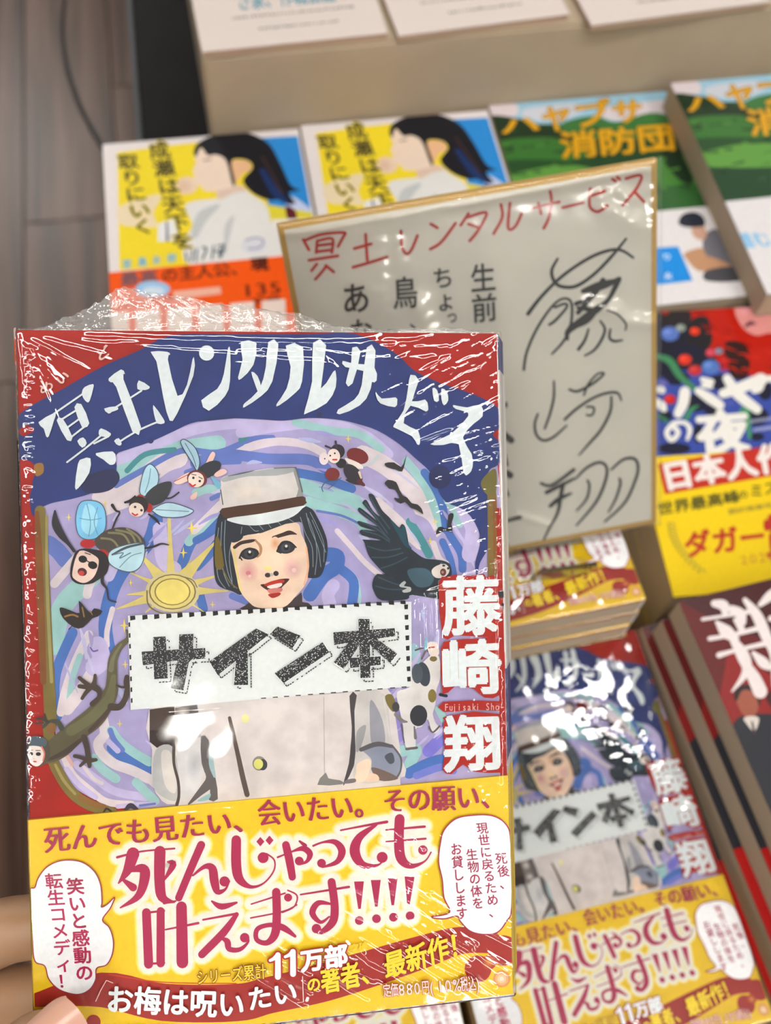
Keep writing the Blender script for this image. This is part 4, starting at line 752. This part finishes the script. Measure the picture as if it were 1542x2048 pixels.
a.poly('708,262 740,200 850,145 1000,122 1130,138 1250,210 1330,350 1400,500 1470,540 1390,560 1440,640 1330,610 1240,610 1130,560 1060,470 1130,380 1090,325 980,330 1005,480 985,500 940,330 870,285 810,290 760,235 725,300', (28, 28, 34)); a.stroke('1200,400,40 1300,560,60 1400,640,16', (30, 50, 96)); a.stroke('1200,300 1300,480 1340,560', (70, 46, 44), 12)
a.disc(1140, 935, 90, (206, 206, 214), 60); a.stroke('1080,900 1150,880 1210,900 1180,950 1100,960', (120, 120, 160), 10)
for s in ('650,990 660,1050', '700,970 690,1050', '730,960 725,1050', '770,950,14 800,960,16 770,1035,14', '850,940 840,1030', '880,940 930,930', '900,960 890,1020', '860,980 930,970', '925,940 905,1020'): a.stroke(s, (60, 76, 92), 14)
for s, qd in (('成瀬は天下を', '365,190 520,180 730,960 560,975'), ('取りにいく', '150,285 300,270 440,850 280,870')):
    a.text(s, qd, (232, 208, 60), .07, True); a.text(s, qd, (52, 48, 34), .025, True)
for s, qd in (('宮', '195,1040 262,1032 264,1100 198,1106'), ('島', '305,1025 372,1017 374,1085 308,1092'), ('未', '412,1012 470,1005 472,1070 414,1078'), ('奈', '515,998 585,990 587,1055 517,1064')): a.text(s, qd, (120, 176, 200), .04)
bn = Art(PN, 0); ORG = (232, 84, 8); bn.view = 'N'
ny0 = -PN.loc(190 + 60 / 3.586, 230 + 1140 / 3.586)[1]
bn._add([(0, -ny0), (BW, -ny0), (BW, -BH), (0, -BH)], [(0, 3, 2, 1)], ORG, mm=True)
bn.text('最高', '180,1135 450,1108 460,1215 185,1240', (120, 80, 84), .04); bn.text('の主人公、', '470,1105 1090,1042 1100,1150 480,1210', (96, 34, 18), .03); bn.text('現', '1110,1030 1240,1018 1250,1120 1120,1130', (70, 22, 14), .05)
bn.disc(415, 1255, 125, (150, 190, 226), 60); bn.disc(420, 1270, 80, (200, 214, 230), 34); bn.poly('560,1270 900,1235 910,1290 570,1330', (228, 170, 150), 1); bn.text('135', '1050,1205 1345,1180 1360,1290 1060,1320', (96, 30, 14), .05); bn.text('万部', '1120,1320 1330,1300 1335,1370 1130,1390', (96, 30, 14), .04)
for i in range(6): bn.poly([(70 + i * 225, 1430 - i * 18), (240 + i * 225, 1415 - i * 18), (250 + i * 225, 1660 - i * 18), (75 + i * 225, 1680 - i * 18)], (226, 206, 196), 1)
NW = mat('white_jacket', (222, 214, 214), .4, .4)
gN = 'yellow paperbacks with a girl in profile'
n1 = title_book('yellow_paperback', ON, 0, zN, TN, 'yellow paperback with girl in profile and orange band, at left end of back row', gN, [('cover_art', a, INK)], ny0, mat('orange_band', ORG, .4, .4), NW, bandart=bn)
stack(n1, ON, 0, TN, 5, 'yellow paperback hidden in the leftmost stack of the back row')
ON2 = hit(601, 251, zN); n2 = copy_of(n1, hor(ON2, 0, zN, TN), 'yellow paperback with dark haired girl, second in back row, partly behind signed card'); stack(n1, ON2, 0, TN, 5, 'yellow paperback hidden in the second stack of the back row')
# green hills cover
TH = 15.5; zH = TBL + TH * 4; OH = hit(977, 211, zH); PH = Plane(OH, (1, 0, 0), (0, -1, 0)); a = Art(PH, .02); full(a, (36, 66, 40)); a.view = 'Y'
a.poly('0,170 200,135 500,100 900,80 1000,90 1010,170 980,230 600,260 0,260', (148, 190, 212), 1); a.poly('0,175 180,150 190,215 20,235', (212, 200, 204)); a.poly('240,180 480,150 560,180 420,240 250,230', (196, 200, 210)); a.poly('640,180 900,140 980,140 990,230 700,240', (206, 198, 204))
for s, c in (('20,230 200,230 420,300 500,330 400,460 60,420', (34, 52, 34)), ('430,260 600,215 720,250 900,200 1020,230 1060,330 500,330', (58, 110, 56)), ('80,360 300,330 460,350 560,440 120,470', (58, 108, 48)), ('60,470 400,450 700,500 1080,420 1100,560 60,600', (40, 74, 40)), ('130,540 400,480 600,500 600,600 140,600', (92, 144, 62)), ('940,440 1100,430 1150,520 1160,620 960,600', (66, 118, 50)), ('950,600 1180,590 1210,700 950,710', (48, 92, 46)), ('1000,240 1050,380 1130,560 1060,560 960,420', (28, 46, 30))): a.poly(s, c)
rr = random.Random(9)
for i in range(70):
    x, y = rr.uniform(40, 1180), rr.uniform(290, 700); a.stroke([(x, y, 8), (x + rr.uniform(20, 70), y - rr.uniform(0, 14), 14)], rr.choice([(48, 88, 44), (30, 50, 32), (74, 124, 54), (40, 70, 40)]))
for s, qd in (('ハ', '95,230 320,205 330,300 105,325'), ('ヤ', '320,165 480,150 490,300 330,315'), ('ブ', '480,145 690,120 700,270 490,295'), ('サ', '690,130 860,115 870,255 700,270'), ('消防団', '412,300 1020,250 1046,402 428,450')):
    a.text(s, qd, (70, 70, 30), .05); a.text(s, qd, (214, 158, 30), .03)
bn = Art(PH, 0); bn.view = 'Y'; hy0 = -PH.loc(960 + 1100 / 2.6495, 150 + 710 / 2.6495)[1]
bn._add([(0, -hy0), (BW, -hy0), (BW, -BH), (0, -BH)], [(0, 3, 2, 1)], (216, 212, 214), mm=True)
bn.poly('1240,700 1300,700 1480,1100 1400,1110', (40, 110, 190), 1); bn.poly('500,950 1048,912 1126,1094 560,1160', (26, 134, 216), 1); bn.text('潜む', '250,960 430,945 470,1030 290,1045', (120, 180, 220), .03); bn.text('罪に', '560,960 700,948 760,1080 620,1092', (150, 200, 236), .03); bn.text('り', '960,950 1010,945 1020,985 965,990', (190, 220, 240), .03); bn.text('火', '970,1050 1015,1046 1020,1086 975,1090', (220, 230, 240), .03)
bn.poly('1180,870 1240,820 1290,860 1330,960 1370,1050 1400,1090 1220,1096 1190,1000', (104, 104, 112)); bn.poly('1080,950 1170,920 1200,960 1260,980 1340,1020 1330,1050 1240,1050 1150,1040 1100,990', (180, 136, 104)); bn.poly('1120,810 1170,790 1200,840 1180,880 1130,860', (190, 150, 130)); bn.poly('1050,790 1070,745 1130,730 1180,755 1190,800 1150,810 1090,810', (38, 42, 54)); bn.poly('1200,1040 1360,1020 1390,1090 1200,1096', (70, 70, 76))
gH = 'green hill paperbacks in the back row'
h1 = title_book('green_paperback', OH, 0, zH, TH, 'green hill paperback with gold title, third in the back row, directly behind the signed card', gH, [('cover_art', a, INK)], hy0, W2, mat('green_jacket', (40, 70, 50), .4, .4), bandart=bn)
stack(h1, OH, 0, TH, 4, 'green hill paperback hidden in the third stack of the back row')
OH2 = hit(1341, 167, zH + TH); h2 = copy_of(h1, hor(OH2, .01, zH + TH, TH), 'green hill paperback at the right end of the back row, cut by the picture edge'); stack(h1, hit(1344, 169, zH), 0, TH, 5, 'green hill paperback hidden in the rightmost stack')
# red haired woman cover
TB = 12.36; zB = TBL + TB * 5; OB = Vector((171.2, 294.5, zB)); e_ = hit(1345, 1190, zB); g_ = hit(1310, 1000, zB); yB = math.atan2((e_ - g_).x, -(e_ - g_).y) * .5
OB = e_ + Vector((-math.sin(yB), math.cos(yB), 0)) * (BH - .8) + Vector((0, -.4, 0)); PB = Plane(OB, (math.cos(yB), math.sin(yB), 0), (math.sin(yB), -math.cos(yB), 0)); a = Art(PB, .02); full(a, (30, 30, 44)); a.view = 'K'
a.poly('140,1200 700,1100 1518,1150 1700,2300 140,2200', (54, 72, 150), 2); a.poly('170,130 900,20 1300,60 1700,400 1700,1180 1300,1160 1000,1100 760,800 700,480 400,520 190,400', (172, 24, 6)); a.poly('200,250 560,400 420,640 200,560', (40, 34, 36)); a.poly('560,480 760,460 800,780 560,900 500,740', (34, 30, 34)); a.poly('960,760 1230,800 1240,1160 1040,1160', (44, 22, 20))
for x, y, rx_, ry_ in ((380, 1180, 160, 90), (620, 1480, 130, 110), (900, 1230, 150, 90), (350, 2030, 200, 70), (640, 1850, 60, 120), (1330, 1640, 160, 120), (1450, 1330, 90, 120), (820, 1560, 120, 70), (240, 1640, 90, 70), (520, 860, 180, 80), (1350, 1890, 90, 50)): a.disc(x, y, rx_, (30, 30, 48), ry_)
for x, y, rx_ in ((500, 1250, 60), (300, 1760, 60), (1010, 1480, 70), (240, 1350, 50), (700, 1700, 40), (1180, 1500, 60)): a.disc(x, y, rx_, (70, 84, 160), rx_ * .6)
for i in range(60):
    x, y = rr.uniform(250, 1600), rr.uniform(60, 1100)
    if x > 300 + y * .5: a.stroke([(x, y, 8), (x + rr.uniform(40, 120), y + rr.uniform(-10, 50), 22), (x + rr.uniform(100, 200), y + rr.uniform(20, 90), 6)], rr.choice([(140, 14, 6), (196, 34, 10), (110, 14, 10), (182, 26, 6)]))
a.poly('950,110 1060,230 1090,420 1190,590 1340,670 1500,640 1700,660 1720,330 1480,270 1380,180 1280,50 1100,60', (206, 134, 130)); a.poly('1310,30 1500,20 1700,300 1700,420 1518,240', (170, 90, 130)); a.stroke('1190,220 1260,230 1340,210', (80, 40, 50), 46); a.stroke('1210,560,30 1270,520,50 1330,530,20', (90, 40, 52)); a.stroke('1140,130 1280,130', (180, 40, 40), 30); a.soft(1200, 350, 90, (222, 150, 160), (206, 134, 130)); a.stroke('1290,70,30 1400,200,34 1518,380,30', (60, 40, 54))
for x, y, r, c in ((300, 650, 110, (84, 110, 180)), (430, 580, 60, (130, 140, 130)), (600, 620, 60, (206, 50, 20)), (480, 960, 80, (206, 50, 30)), (600, 1090, 80, (180, 44, 44)), (790, 1050, 110, (76, 110, 176)), (790, 880, 60, (190, 60, 80)), (890, 860, 50, (110, 120, 140)), (960, 980, 60, (170, 26, 24)), (300, 1440, 70, (190, 30, 16)), (220, 1250, 60, (90, 90, 160)), (240, 380, 50, (160, 40, 30))): a.disc(x, y, r, c, r * .8); a.disc(x - r * .3, y - r * .2, r * .45, tuple(min(255, t + 26) for t in c), r * .3)
a.stroke('150,920,60 300,980,90 420,1160,80 620,1330,50', (62, 124, 84)); a.stroke('500,1660,60 560,1560,50 640,1520,20', (60, 130, 84)); a.stroke('1140,1600,30 1220,1560,60 1260,1900,40', (66, 140, 92)); a.stroke('170,1640 260,1700', (50, 110, 80), 50)
for s in ('180,1320,90 200,1330,90', '140,1460,70 200,1520,110 230,1560,70', '480,1350,130 460,1480,130 400,1610,110', '640,1340,90 780,1430,120 900,1510,110', '690,1200,60 800,1230,70', '700,1270,60 790,1285,60', '940,1370,110 1120,1310,130 1400,1200,150', '1380,1190,130 1370,1300,110 1310,1340,60', '990,1190,110 1120,1380,130 1350,1560,110', '1490,1190,80 1600,1200,80',
          '330,1740,60 260,1840,60 320,1930,60 400,1840,60 330,1740,60 470,1720,50 540,1800,60 510,1920,40'): a.stroke(s, (222, 220, 214))
a.text('夜', '590,1590 1235,1540 1275,2070 650,2120', (222, 220, 214), .05)
for k in range(9): a.stroke([(1270 + k * 34, 1720 - k * 5, 18), (1282 + k * 34, 1690 - k * 5, 14)], (170, 176, 210)); a.stroke([(1310 + k * 32, 1830 - k * 5, 14), (1322 + k * 32, 1795 - k * 5, 18)], (170, 176, 210))
bn = Art(PB, 0); bn.view = 'K2'; by0 = -PB.loc(1310, 915)[1]; YB = (228, 196, 26)
bn._add([(0, -by0), (BW, -by0), (BW, -BH), (0, -BH)], [(0, 3, 2, 1)], YB, mm=True)
bn.poly('150,415 1518,195 2200,80 2200,440 1518,560 235,780', (180, 44, 34), 1)
bn.text('日本人作家', '150,400 2080,60 2140,430 235,755', (226, 218, 214), .05); bn.text('世界最高峰', '130,880 1120,720 1150,880 150,1050', (90, 84, 30), .035); bn.text('の', '1110,740 1230,725 1245,830 1125,850', (90, 84, 30), .03); bn.text('ミステリ', '1240,670 1930,540 1960,700 1260,840', (90, 84, 30), .03)
bn.text('翻訳権獲得', '990,960 1520,880 1530,940 1000,1030', (150, 130, 50), .02); bn.text('ダガー', '440,1230 1430,1110 1470,1440 480,1560', (176, 50, 36), .035); bn.text('賞', '1390,1040 1900,960 1940,1500 1440,1560', (176, 50, 36), .05); bn.text('2025', '1130,1510 1560,1440 1590,1590 1150,1640', (190, 130, 50), .0)
for i in range(13):
    t = i / 12; x, y = 300 + 340 * t * t + 20 * t, 1120 + 560 * t; bn.stroke([(x, y, 8), (x - 22, y + 30, 30), (x, y + 56, 6)], (170, 150, 50)); bn.stroke([(x + 6, y, 6), (x + 40, y + 20, 26), (x + 50, y + 50, 6)], (176, 156, 60))
b1 = title_book('flowered_paperback', OB, yB, zB, TB, 'flowered paperback with red haired woman and yellow band, right of the signed card', 'flowered paperbacks with a yellow band', [('cover_art', a, INK)], by0, mat('band_yellow', YB, .4, .4), mat('dark_jacket', (34, 34, 50), .4), bandart=bn)
stack(b1, OB, yB, TB, 5, 'flowered paperback hidden under the one with the red haired woman', dx=.0)
# dark red cover with white brush character, stepped stack
TS = 14.0; zS = TBL + TS * 6; s0 = hit(1357, 1203, zS); s1 = hit(1487, 1500, zS); yS = math.atan2((s1 - s0).x, -(s1 - s0).y); PS = Plane(s0, (math.cos(yS), math.sin(yS), 0), (math.sin(yS), -math.cos(yS), 0))
a = Art(PS, .02); full(a, (92, 24, 26)); a.view = 'Z'
a.poly('700,100 1900,-60 2400,-60 2500,400 1500,500 800,200', (66, 26, 30)); a.poly('1150,760 1250,600 1700,900 2300,900 2300,1200 1200,1230', (132, 30, 30))
ya = -PS.loc(1487, 1500)[1]; a._add([(0, -52), (BW, -52), (BW, -92), (0, -92)], [(0, 3, 2, 1)], (34, 34, 40), mm=True)
a.poly('1220,1230 1330,1150 1560,1140 1900,1150 2000,2400 1400,2400 1150,1500', (38, 40, 48)); a.poly('1240,960 1300,910 1400,920 1440,1000 1420,1130 1360,1180 1300,1140 1250,1040', (150, 84, 66)); a.poly('1225,990 1250,920 1330,890 1420,920 1450,1000 1440,1080 1400,960 1300,940 1250,1030', (44, 34, 36)); a.poly('1310,1180 1360,1160 1440,1180 1400,1290 1330,1220', (206, 196, 190)); a.stroke('1380,1210,16 1400,1300,26', (70, 50, 50)); a.poly('1500,1000 1580,920 1700,960 1680,1080 1560,1090', (60, 30, 30))
WS = (222, 212, 212)
for s in ('1060,200,60 1140,220,90 1150,300,40', '1210,250,70 1280,290,90 1300,360,60', '960,335,30 1120,310,26 1360,270,40', '1080,360,30 1160,440,110 1240,500,60', '1240,340,40 1290,420,60 1270,460,30', '1020,500,40 1200,470,34 1440,410,44', '1100,640,50 1240,600,34 1500,540,44', '1190,470,40 1300,640,110 1330,780,70 1210,950,14', '1330,720,70 1400,840,110 1450,950,120', '1390,620,30 1470,700,90 1520,740,60', '1320,170,40 1420,300,90 1500,480,90 1560,640,60 1560,900,20', '1450,210,40 1560,120,90 1700,60,60', '1540,330 1900,260 2000,250', '1700,330,60 1750,800,70 1770,1000,60'): a.stroke(s, WS, 50)
bn = Art(PS, 0); sy0 = 92.0; bn._add([(0, -sy0), (BW, -sy0), (BW, -BH), (0, -BH)], [(0, 3, 2, 1)], (176, 24, 22), mm=True)
DR = mat('maroon_jacket', (92, 28, 28), .4)
s1b = title_book('dark_red_paperback', s0, yS, zS, TS, 'dark red paperback with white brushed character, topmost of the stepped stack at right edge', 'dark red paperbacks at the right edge', [('cover_art', a, GLOSSY)], sy0, mat('red_band', (176, 24, 22), .4), DR, bandart=bn)
nX = Vector((math.cos(yS), math.sin(yS), 0)); nY = Vector((-math.sin(yS), math.cos(yS), 0))
labs = ('dark red paperback directly under the topmost one of the stepped stack', 'dark red paperback third from the top of the stepped stack, page edge showing', 'dark red paperback fourth from the top of the stepped stack, beside the wrapped book')
for t in range(1, 6):
    P_ = s0 - nX * (3.4 * min(t, 3) - .4 * max(0, t - 3)) + nY * (-1.2 if t == 1 else 2.2 if t == 2 else .6)
    copy_of(s1b, hor(P_, yS + .004 * (1 if t % 2 else -.5), zS - TS * t, TS), labs[t - 1] if t < 4 else 'dark red paperback hidden at the bottom of the stepped stack')
# ---------------------------------------------------------------- signed card on a clear stand
CO = Vector((14.8371, 225.7263, -232.0633)); CX, CD = (.995405, .015378, .094511), (.0885127, -.524292, -.8469257)
CP = Plane(CO, CX, CD); CWd, CHt = 121.0, 136.0
r = empty('signed_card', CP.matrix(2.2)); tag(r, 'gold edged white signature card with red title and black signature, leaning on the tall stack', 'card')
hexa('board', r, tint(mat('card_paper', (222, 219, 208), .6, .2), nscale=60, amount=.03), 0, CWd, 0, CHt, 0, 2.2, bev=.2)
GM = mat('gold_edging', (196, 158, 74), .4, .5); e = 1.7
for x0, x1, y0, y1 in ((-.15, CWd + .15, -.15, e), (-.15, CWd + .15, CHt - e, CHt + .15), (-.15, e, e, CHt - e), (CWd - e, CWd + .15, e, CHt - e)): hexa('gold_edge', r, GM, x0, x1, y0, y1, -.1, 2.35)
ca = Art(CP, 0); ca.view = 'S'; RD = (184, 52, 40)
for s in ('128,345 150,385', '135,348 200,325 285,318 282,335 262,372', '182,350 178,395', '185,350 240,342 238,395', '185,368 235,362', '180,392 238,385', '150,425 262,408', '180,440 160,465', '175,498 200,470 215,450', '215,445 245,470', '325,380 390,362', '368,325 375,425', '320,452 380,435 452,412', '505,312 508,370 525,400 545,385 568,330', '620,285 645,300', '618,382 660,355 715,282', '765,245 745,275 735,290', '760,260 832,240 820,280 795,320 770,350', '765,285 805,300', '890,210 895,260 862,322', '925,205 918,300 945,295 970,245', '1010,225 1060,212 1115,200', '1035,205 1045,245', '1080,160 1085,200 1075,260 1055,302', '1128,222 1208,203', '1235,150 1232,215 1262,238 1300,215', '1235,178 1290,158', '1320,112 1332,120', '1338,105 1348,112', '1372,110 1430,98 1415,145 1360,212', '1405,160 1442,200'): ca.stroke(s, RD, 12)
ca.view = 'S2'; SG = (52, 52, 50)
for s in ('205,185,14 270,110,12 360,20,10 440,-70,10 540,-190,9', ): pass
ca.view = 'S3'
for s in ('570,1255,14 620,1190,12 700,1110,11 800,1040,11 880,1005,11 940,1000,10 990,1030,8', '688,1035,8 665,1080,11 672,1120,12 700,1145,12 760,1145,12 830,1100,11 900,1030,11 962,955,7', '790,1165,16 860,1150,20 935,1115,16', '870,1120,18 830,1180,18 770,1250,16', '935,1120,14 890,1200,16 840,1240,26 800,1280,30 740,1310,20'): ca.stroke(s, SG, grow=1.4)
ca.view = 'S2'
for s in ('185,492,13 200,400,13 250,280,13 320,170,12 380,110,11 430,105,12 450,150,13 440,260,13 400,340,12 340,405,9', '355,150,12 410,130,12 420,150,12 360,220,14 325,245,12', '470,130,20 560,90,24 600,40,20', '480,150,14 560,170,30 520,210,40 430,280,30 425,325,14', '510,60,22 600,20,22 700,0,16', '690,20,14 640,120,14 590,170,20', '540,270,10 520,330,14 485,380,16', '605,225,10 630,270,13 610,330,14 570,385,12 520,415,8', '660,270,10 655,315,13 680,335,14 725,330,9', '640,165,4 700,190,8 745,240,9 742,275,6',
          '350,555,9 350,640,12 330,730,12 300,815,10', '262,735,10 245,790,12 255,850,13 295,880,13 350,860,12 420,798,8', '435,600,11 480,610,13 560,570,12 625,515,10 590,515,8 540,570,10 515,630,10', '410,765,13 470,710,13 560,650,12 640,620,12 700,620,12 720,660,8', '530,695,10 570,700,10 560,740,10 530,740,9', '665,640,10 660,720,13 610,820,13 550,890,12 488,960,6',
          '280,1115,14 340,1125,14 460,1040,16', '310,1165,20 380,1130,18 460,1090,12', '330,1240,16 380,1200,22 445,1170,10', '400,1120,20 385,1200,20 370,1280,14 320,1371,10 270,1480,8', '470,1090,8 530,1030,12 600,1000,14 640,1030,14 630,1110,14 580,1220,13 475,1345,8', '535,1100,12 545,1130,12 530,1200,11 475,1265,7', '665,1040,9 730,985,12 790,980,14 812,1020,14 800,1090,13 740,1220,12 630,1325,8', '710,1090,12 715,1120,12 690,1200,11 650,1272,7'): ca.stroke(s, SG, grow=1.4)
for v, s, qd in (('S', '生前', '768,438 868,430 880,660 778,672'), ('S', 'ちょ', '620,452 705,444 720,618 640,628'), ('S', 'っ', '672,610 722,605 728,668 680,672'), ('S', '鳥', '468,488 568,480 574,610 474,618'), ('S', '、', '530,622 600,615 606,690 538,696'), ('S', 'あ', '268,512 382,500 392,628 278,640'), ('S', 'な', '300,648 395,640 402,750 310,758')):
    ca.view = v; ca.text(s, qd, (56, 56, 52), .018, True)
for p in ('1012,806 1012,812', '1008,868,12 1022,880,14', '1010,910 1014,930', '1012,944,12 1020,950,14', '1012,980 1016,990', '1012,1042,6 1040,1034,8', '1010,1082 1014,1090'): ca.view = '0'; ca.stroke(p, (70, 70, 64), 6)
ca.build('brush_writing', r, INKM, 2.24, (CWd, CHt))
# clear sleeve with puckers
rs2 = [(2, -2.6, 118, -2.6, 1.6, .5)]; V_ = lambda u, v: CP.loc(u, v)
for (u0, v0, u1, v1, w_, h_) in ((640, 480, 860, 430, 1.5, .3), (760, 480, 770, 620, 2.5, .4), (900, 415, 1290, 330, 1.2, .35), (790, 440, 800, 520, 2, .3), (1250, 430, 1270, 450, 3, .6), (1255, 640, 1300, 645, 2.5, .5), (1200, 390, 1210, 420, 2, .4), (1240, 380, 1260, 395, 2, .4), (1305, 320, 1300, 900, 1, .3), (840, 610, 860, 660, 3, .5), (1180, 610, 1230, 620, 2.5, .5), (1040, 1030, 1100, 1050, 1.5, .4), (600, 470, 1310, 318, .7, .3)):
    a_, b_ = V_(u0, v0), V_(u1, v1); rs2.append((*a_, *b_, w_, h_))
FILM_ = FILM; FILM = SLEEVE
film('clear_sleeve', r, 2.2, rs2, 1.1, .5, w=CWd + 1.5, h=CHt + 1, seed=9); FILM = FILM_
# clear acrylic stand: foot on the stack, back rest, curled lip
st = empty('card_stand', Matrix.Translation(W((0, 0, 0)))); foot = (CP.O + CP.ed * (CHt + .6)); base_z = near(BT, 7) + ZT + .9
tag(st, 'clear plastic stand with a curled front lip holding the signed card', 'stand')
def sheet(name, prof, x0, x1, th=1.6):
    """profile in the plane square to the card's width, extruded along it"""
    vs = []; fs = []; ex = Vector(CX); n = len(prof)
    for i, (y, z) in enumerate(prof):
        a_ = prof[max(i - 1, 0)]; b_ = prof[min(i + 1, n - 1)]; d_ = Vector((0, b_[0] - a_[0], b_[1] - a_[1])).normalized(); nn = Vector((0, -d_.z, d_.y)) * th
        for x in (x0, x1):
            for k in (0, 1): p = Vector((x, y, z)) + nn * k; vs.append((p.x, p.y, p.z))
        if i:
            q0, q1 = (i - 1) * 4, i * 4
            for c_, d2 in ((0, 1), (1, 3), (3, 2), (2, 0)): fs.append((q0 + c_, q0 + d2, q1 + d2, q1 + c_))
    fs += [(0, 2, 3, 1), ((n - 1) * 4, (n - 1) * 4 + 1, (n - 1) * 4 + 3, (n - 1) * 4 + 2)]
    return mesh_obj(name, vs, fs, ACRY, st, False)
fy = foot.y; fz = foot.z
lipc = [(fy - 4 + 7 * math.cos(t), fz + 3.5 + 7.0 * math.sin(t)) for t in [math.radians(v) for v in range(180, 287, 15)]]
bx = 98; bx1 = 120
sheet('front_lip', [(fy - 12.5, fz + 12)] + lipc, bx, bx1)
dn = Vector(CD); bk = CP.O - CP.n * 5.5
lo = bk + CP.ed * (CHt + 2); hi = bk + CP.ed * (CHt * .45)
sheet('back_rest', [(lo.y, max(lo.z, base_z + 2)), (hi.y, hi.z)], bx, bx1, 1.5)
sheet('foot_plate', [(fy + 6, base_z + .2), (fy + 62, base_z + .2)], bx, bx1, 1.2)
sheet('strut', [(hi.y + 2, hi.z), (fy + 60, base_z + 1.9)], bx + 15, bx1 - 15, 1.5)
# ---------------------------------------------------------------- hand holding the book
def skin_mat():
    m = mat('skin', (178, 140, 108), .45, .4, Subsurface_Weight=.12, Subsurface_Scale=.004); m.node_tree.nodes['Principled BSDF'].inputs['Subsurface Radius'].default_value = (1, .4, .25)
    return tint(m, nscale=70, amount=.07, bump=.12)
SKM = skin_mat()
def cw(p): return RW @ Vector(p)
J = {'wr': ((-168, 222, 246), 25), 'fa': ((-215, 305, 262), 29), 'palm': ((-142, 174, 240), 20),
     'tc': ((-134, 168, 222), 15), 't1': ((-114, 143, 206), 11.5), 't2': ((-88, 124, 198), 9.2), 't3': ((-71.5, 108.8, 198.6), 8.2), 't4': ((-63.8, 102.0, 199.8), 6.8),
     'i0': ((-122, 122, 238), 11), 'i1': ((-92, 98, 234), 8.4), 'i2': ((-74, 96.5, 235), 7.4), 'i3': ((-58, 96.5, 237), 6.6),
     'm0': ((-124, 138, 243), 11), 'm1': ((-95, 117, 238), 8.4), 'm2': ((-76, 113.5, 237), 7.4), 'm3': ((-58, 113.5, 238), 6.6),
     'r0': ((-128, 153, 247), 10.5), 'r1': ((-100, 134, 243), 8.2), 'r2': ((-80, 129.5, 239), 7.2), 'r3': ((-62, 129, 239), 6.4),
     'l0': ((-133, 167, 249), 9.5), 'l1': ((-110, 152, 246), 7.2), 'l2': ((-92, 146, 241), 6.4), 'l3': ((-76, 144, 239.5), 5.6)}
E_ = [('wr', 'fa'), ('wr', 'palm'), ('palm', 'tc'), ('tc', 't1'), ('t1', 't2'), ('t2', 't3'), ('t3', 't4')] + [('palm', f + '0') for f in 'imrl'] + [(f + a_, f + b_) for f in 'imrl' for a_, b_ in (('0', '1'), ('1', '2'), ('2', '3'))]
K_ = list(J); me = bpy.data.meshes.new('hand'); me.from_pydata([W(cw(J[k][0])) for k in K_], [(K_.index(a_), K_.index(b_)) for a_, b_ in E_], [])
ho = link(bpy.data.objects.new('hand', me)); sm = ho.modifiers.new('skin', 'SKIN'); sm.use_smooth_shade = True; sm.branch_smoothing = .4
for i, k in enumerate(K_):
    v = me.skin_vertices[0].data[i]; v.radius = (J[k][1] * .001, J[k][1] * .001); v.use_root = k == 'wr'
ss = ho.modifiers.new('sub', 'SUBSURF'); ss.levels = 3; ss.render_levels = 3
dg = bpy.context.evaluated_depsgraph_get(); nm = bpy.data.meshes.new_from_object(ho.evaluated_get(dg)); ho.modifiers.clear(); ho.data = nm; nm.name = 'hand'
for p in nm.polygons: p.use_smooth = True
nm.materials.clear(); nm.materials.append(SKM); tag(ho, "left hand of a person gripping the held book's lower left corner, thumb in front", 'hand')
# thumbnail, seated on the thumb and facing the lens
T3, T4 = cw(J['t3'][0]), cw(J['t4'][0]); ax = (T4 - T3).normalized(); mid = T3 + (T4 - T3) * 1.0; out = (-mid).normalized(); out = (out - ax * out.dot(ax)).normalized(); sd = ax.cross(out).normalized()
vs = []; fs = []; nu, nv = 14, 12
for j in range(nv + 1):
    for i in range(nu + 1):
        s_ = -1 + 2 * i / nu; t = -1 + 2 * j / nv; hw = 5.0 * (1 - .22 * max(0, t) ** 3); a_ = s_ * hw; l = t * 6.0 - (0.9 * s_ * s_ if t > 0 else -.9 * s_ * s_) * abs(t)
        h_ = math.sqrt(max(0, 7.5 ** 2 - a_ * a_)) - 7.5 + 7.35 - .055 * max(0, l) ** 1.6 - (.9 if j == 0 else 0) - (.5 if abs(s_) > .99 else 0)
        p = mid + ax * l + sd * a_ + out * h_; w_ = W(p); vs.append((w_.x * 1000, w_.y * 1000, w_.z * 1000))
        if i and j: k = nu + 1; fs.append(((j - 1) * k + i - 1, (j - 1) * k + i, j * k + i, j * k + i - 1))
nl = mesh_obj('thumbnail', vs, fs, mat('nail', (200, 154, 134), .25, .5), ho, True); nl['label'] = 'pale pink thumbnail'
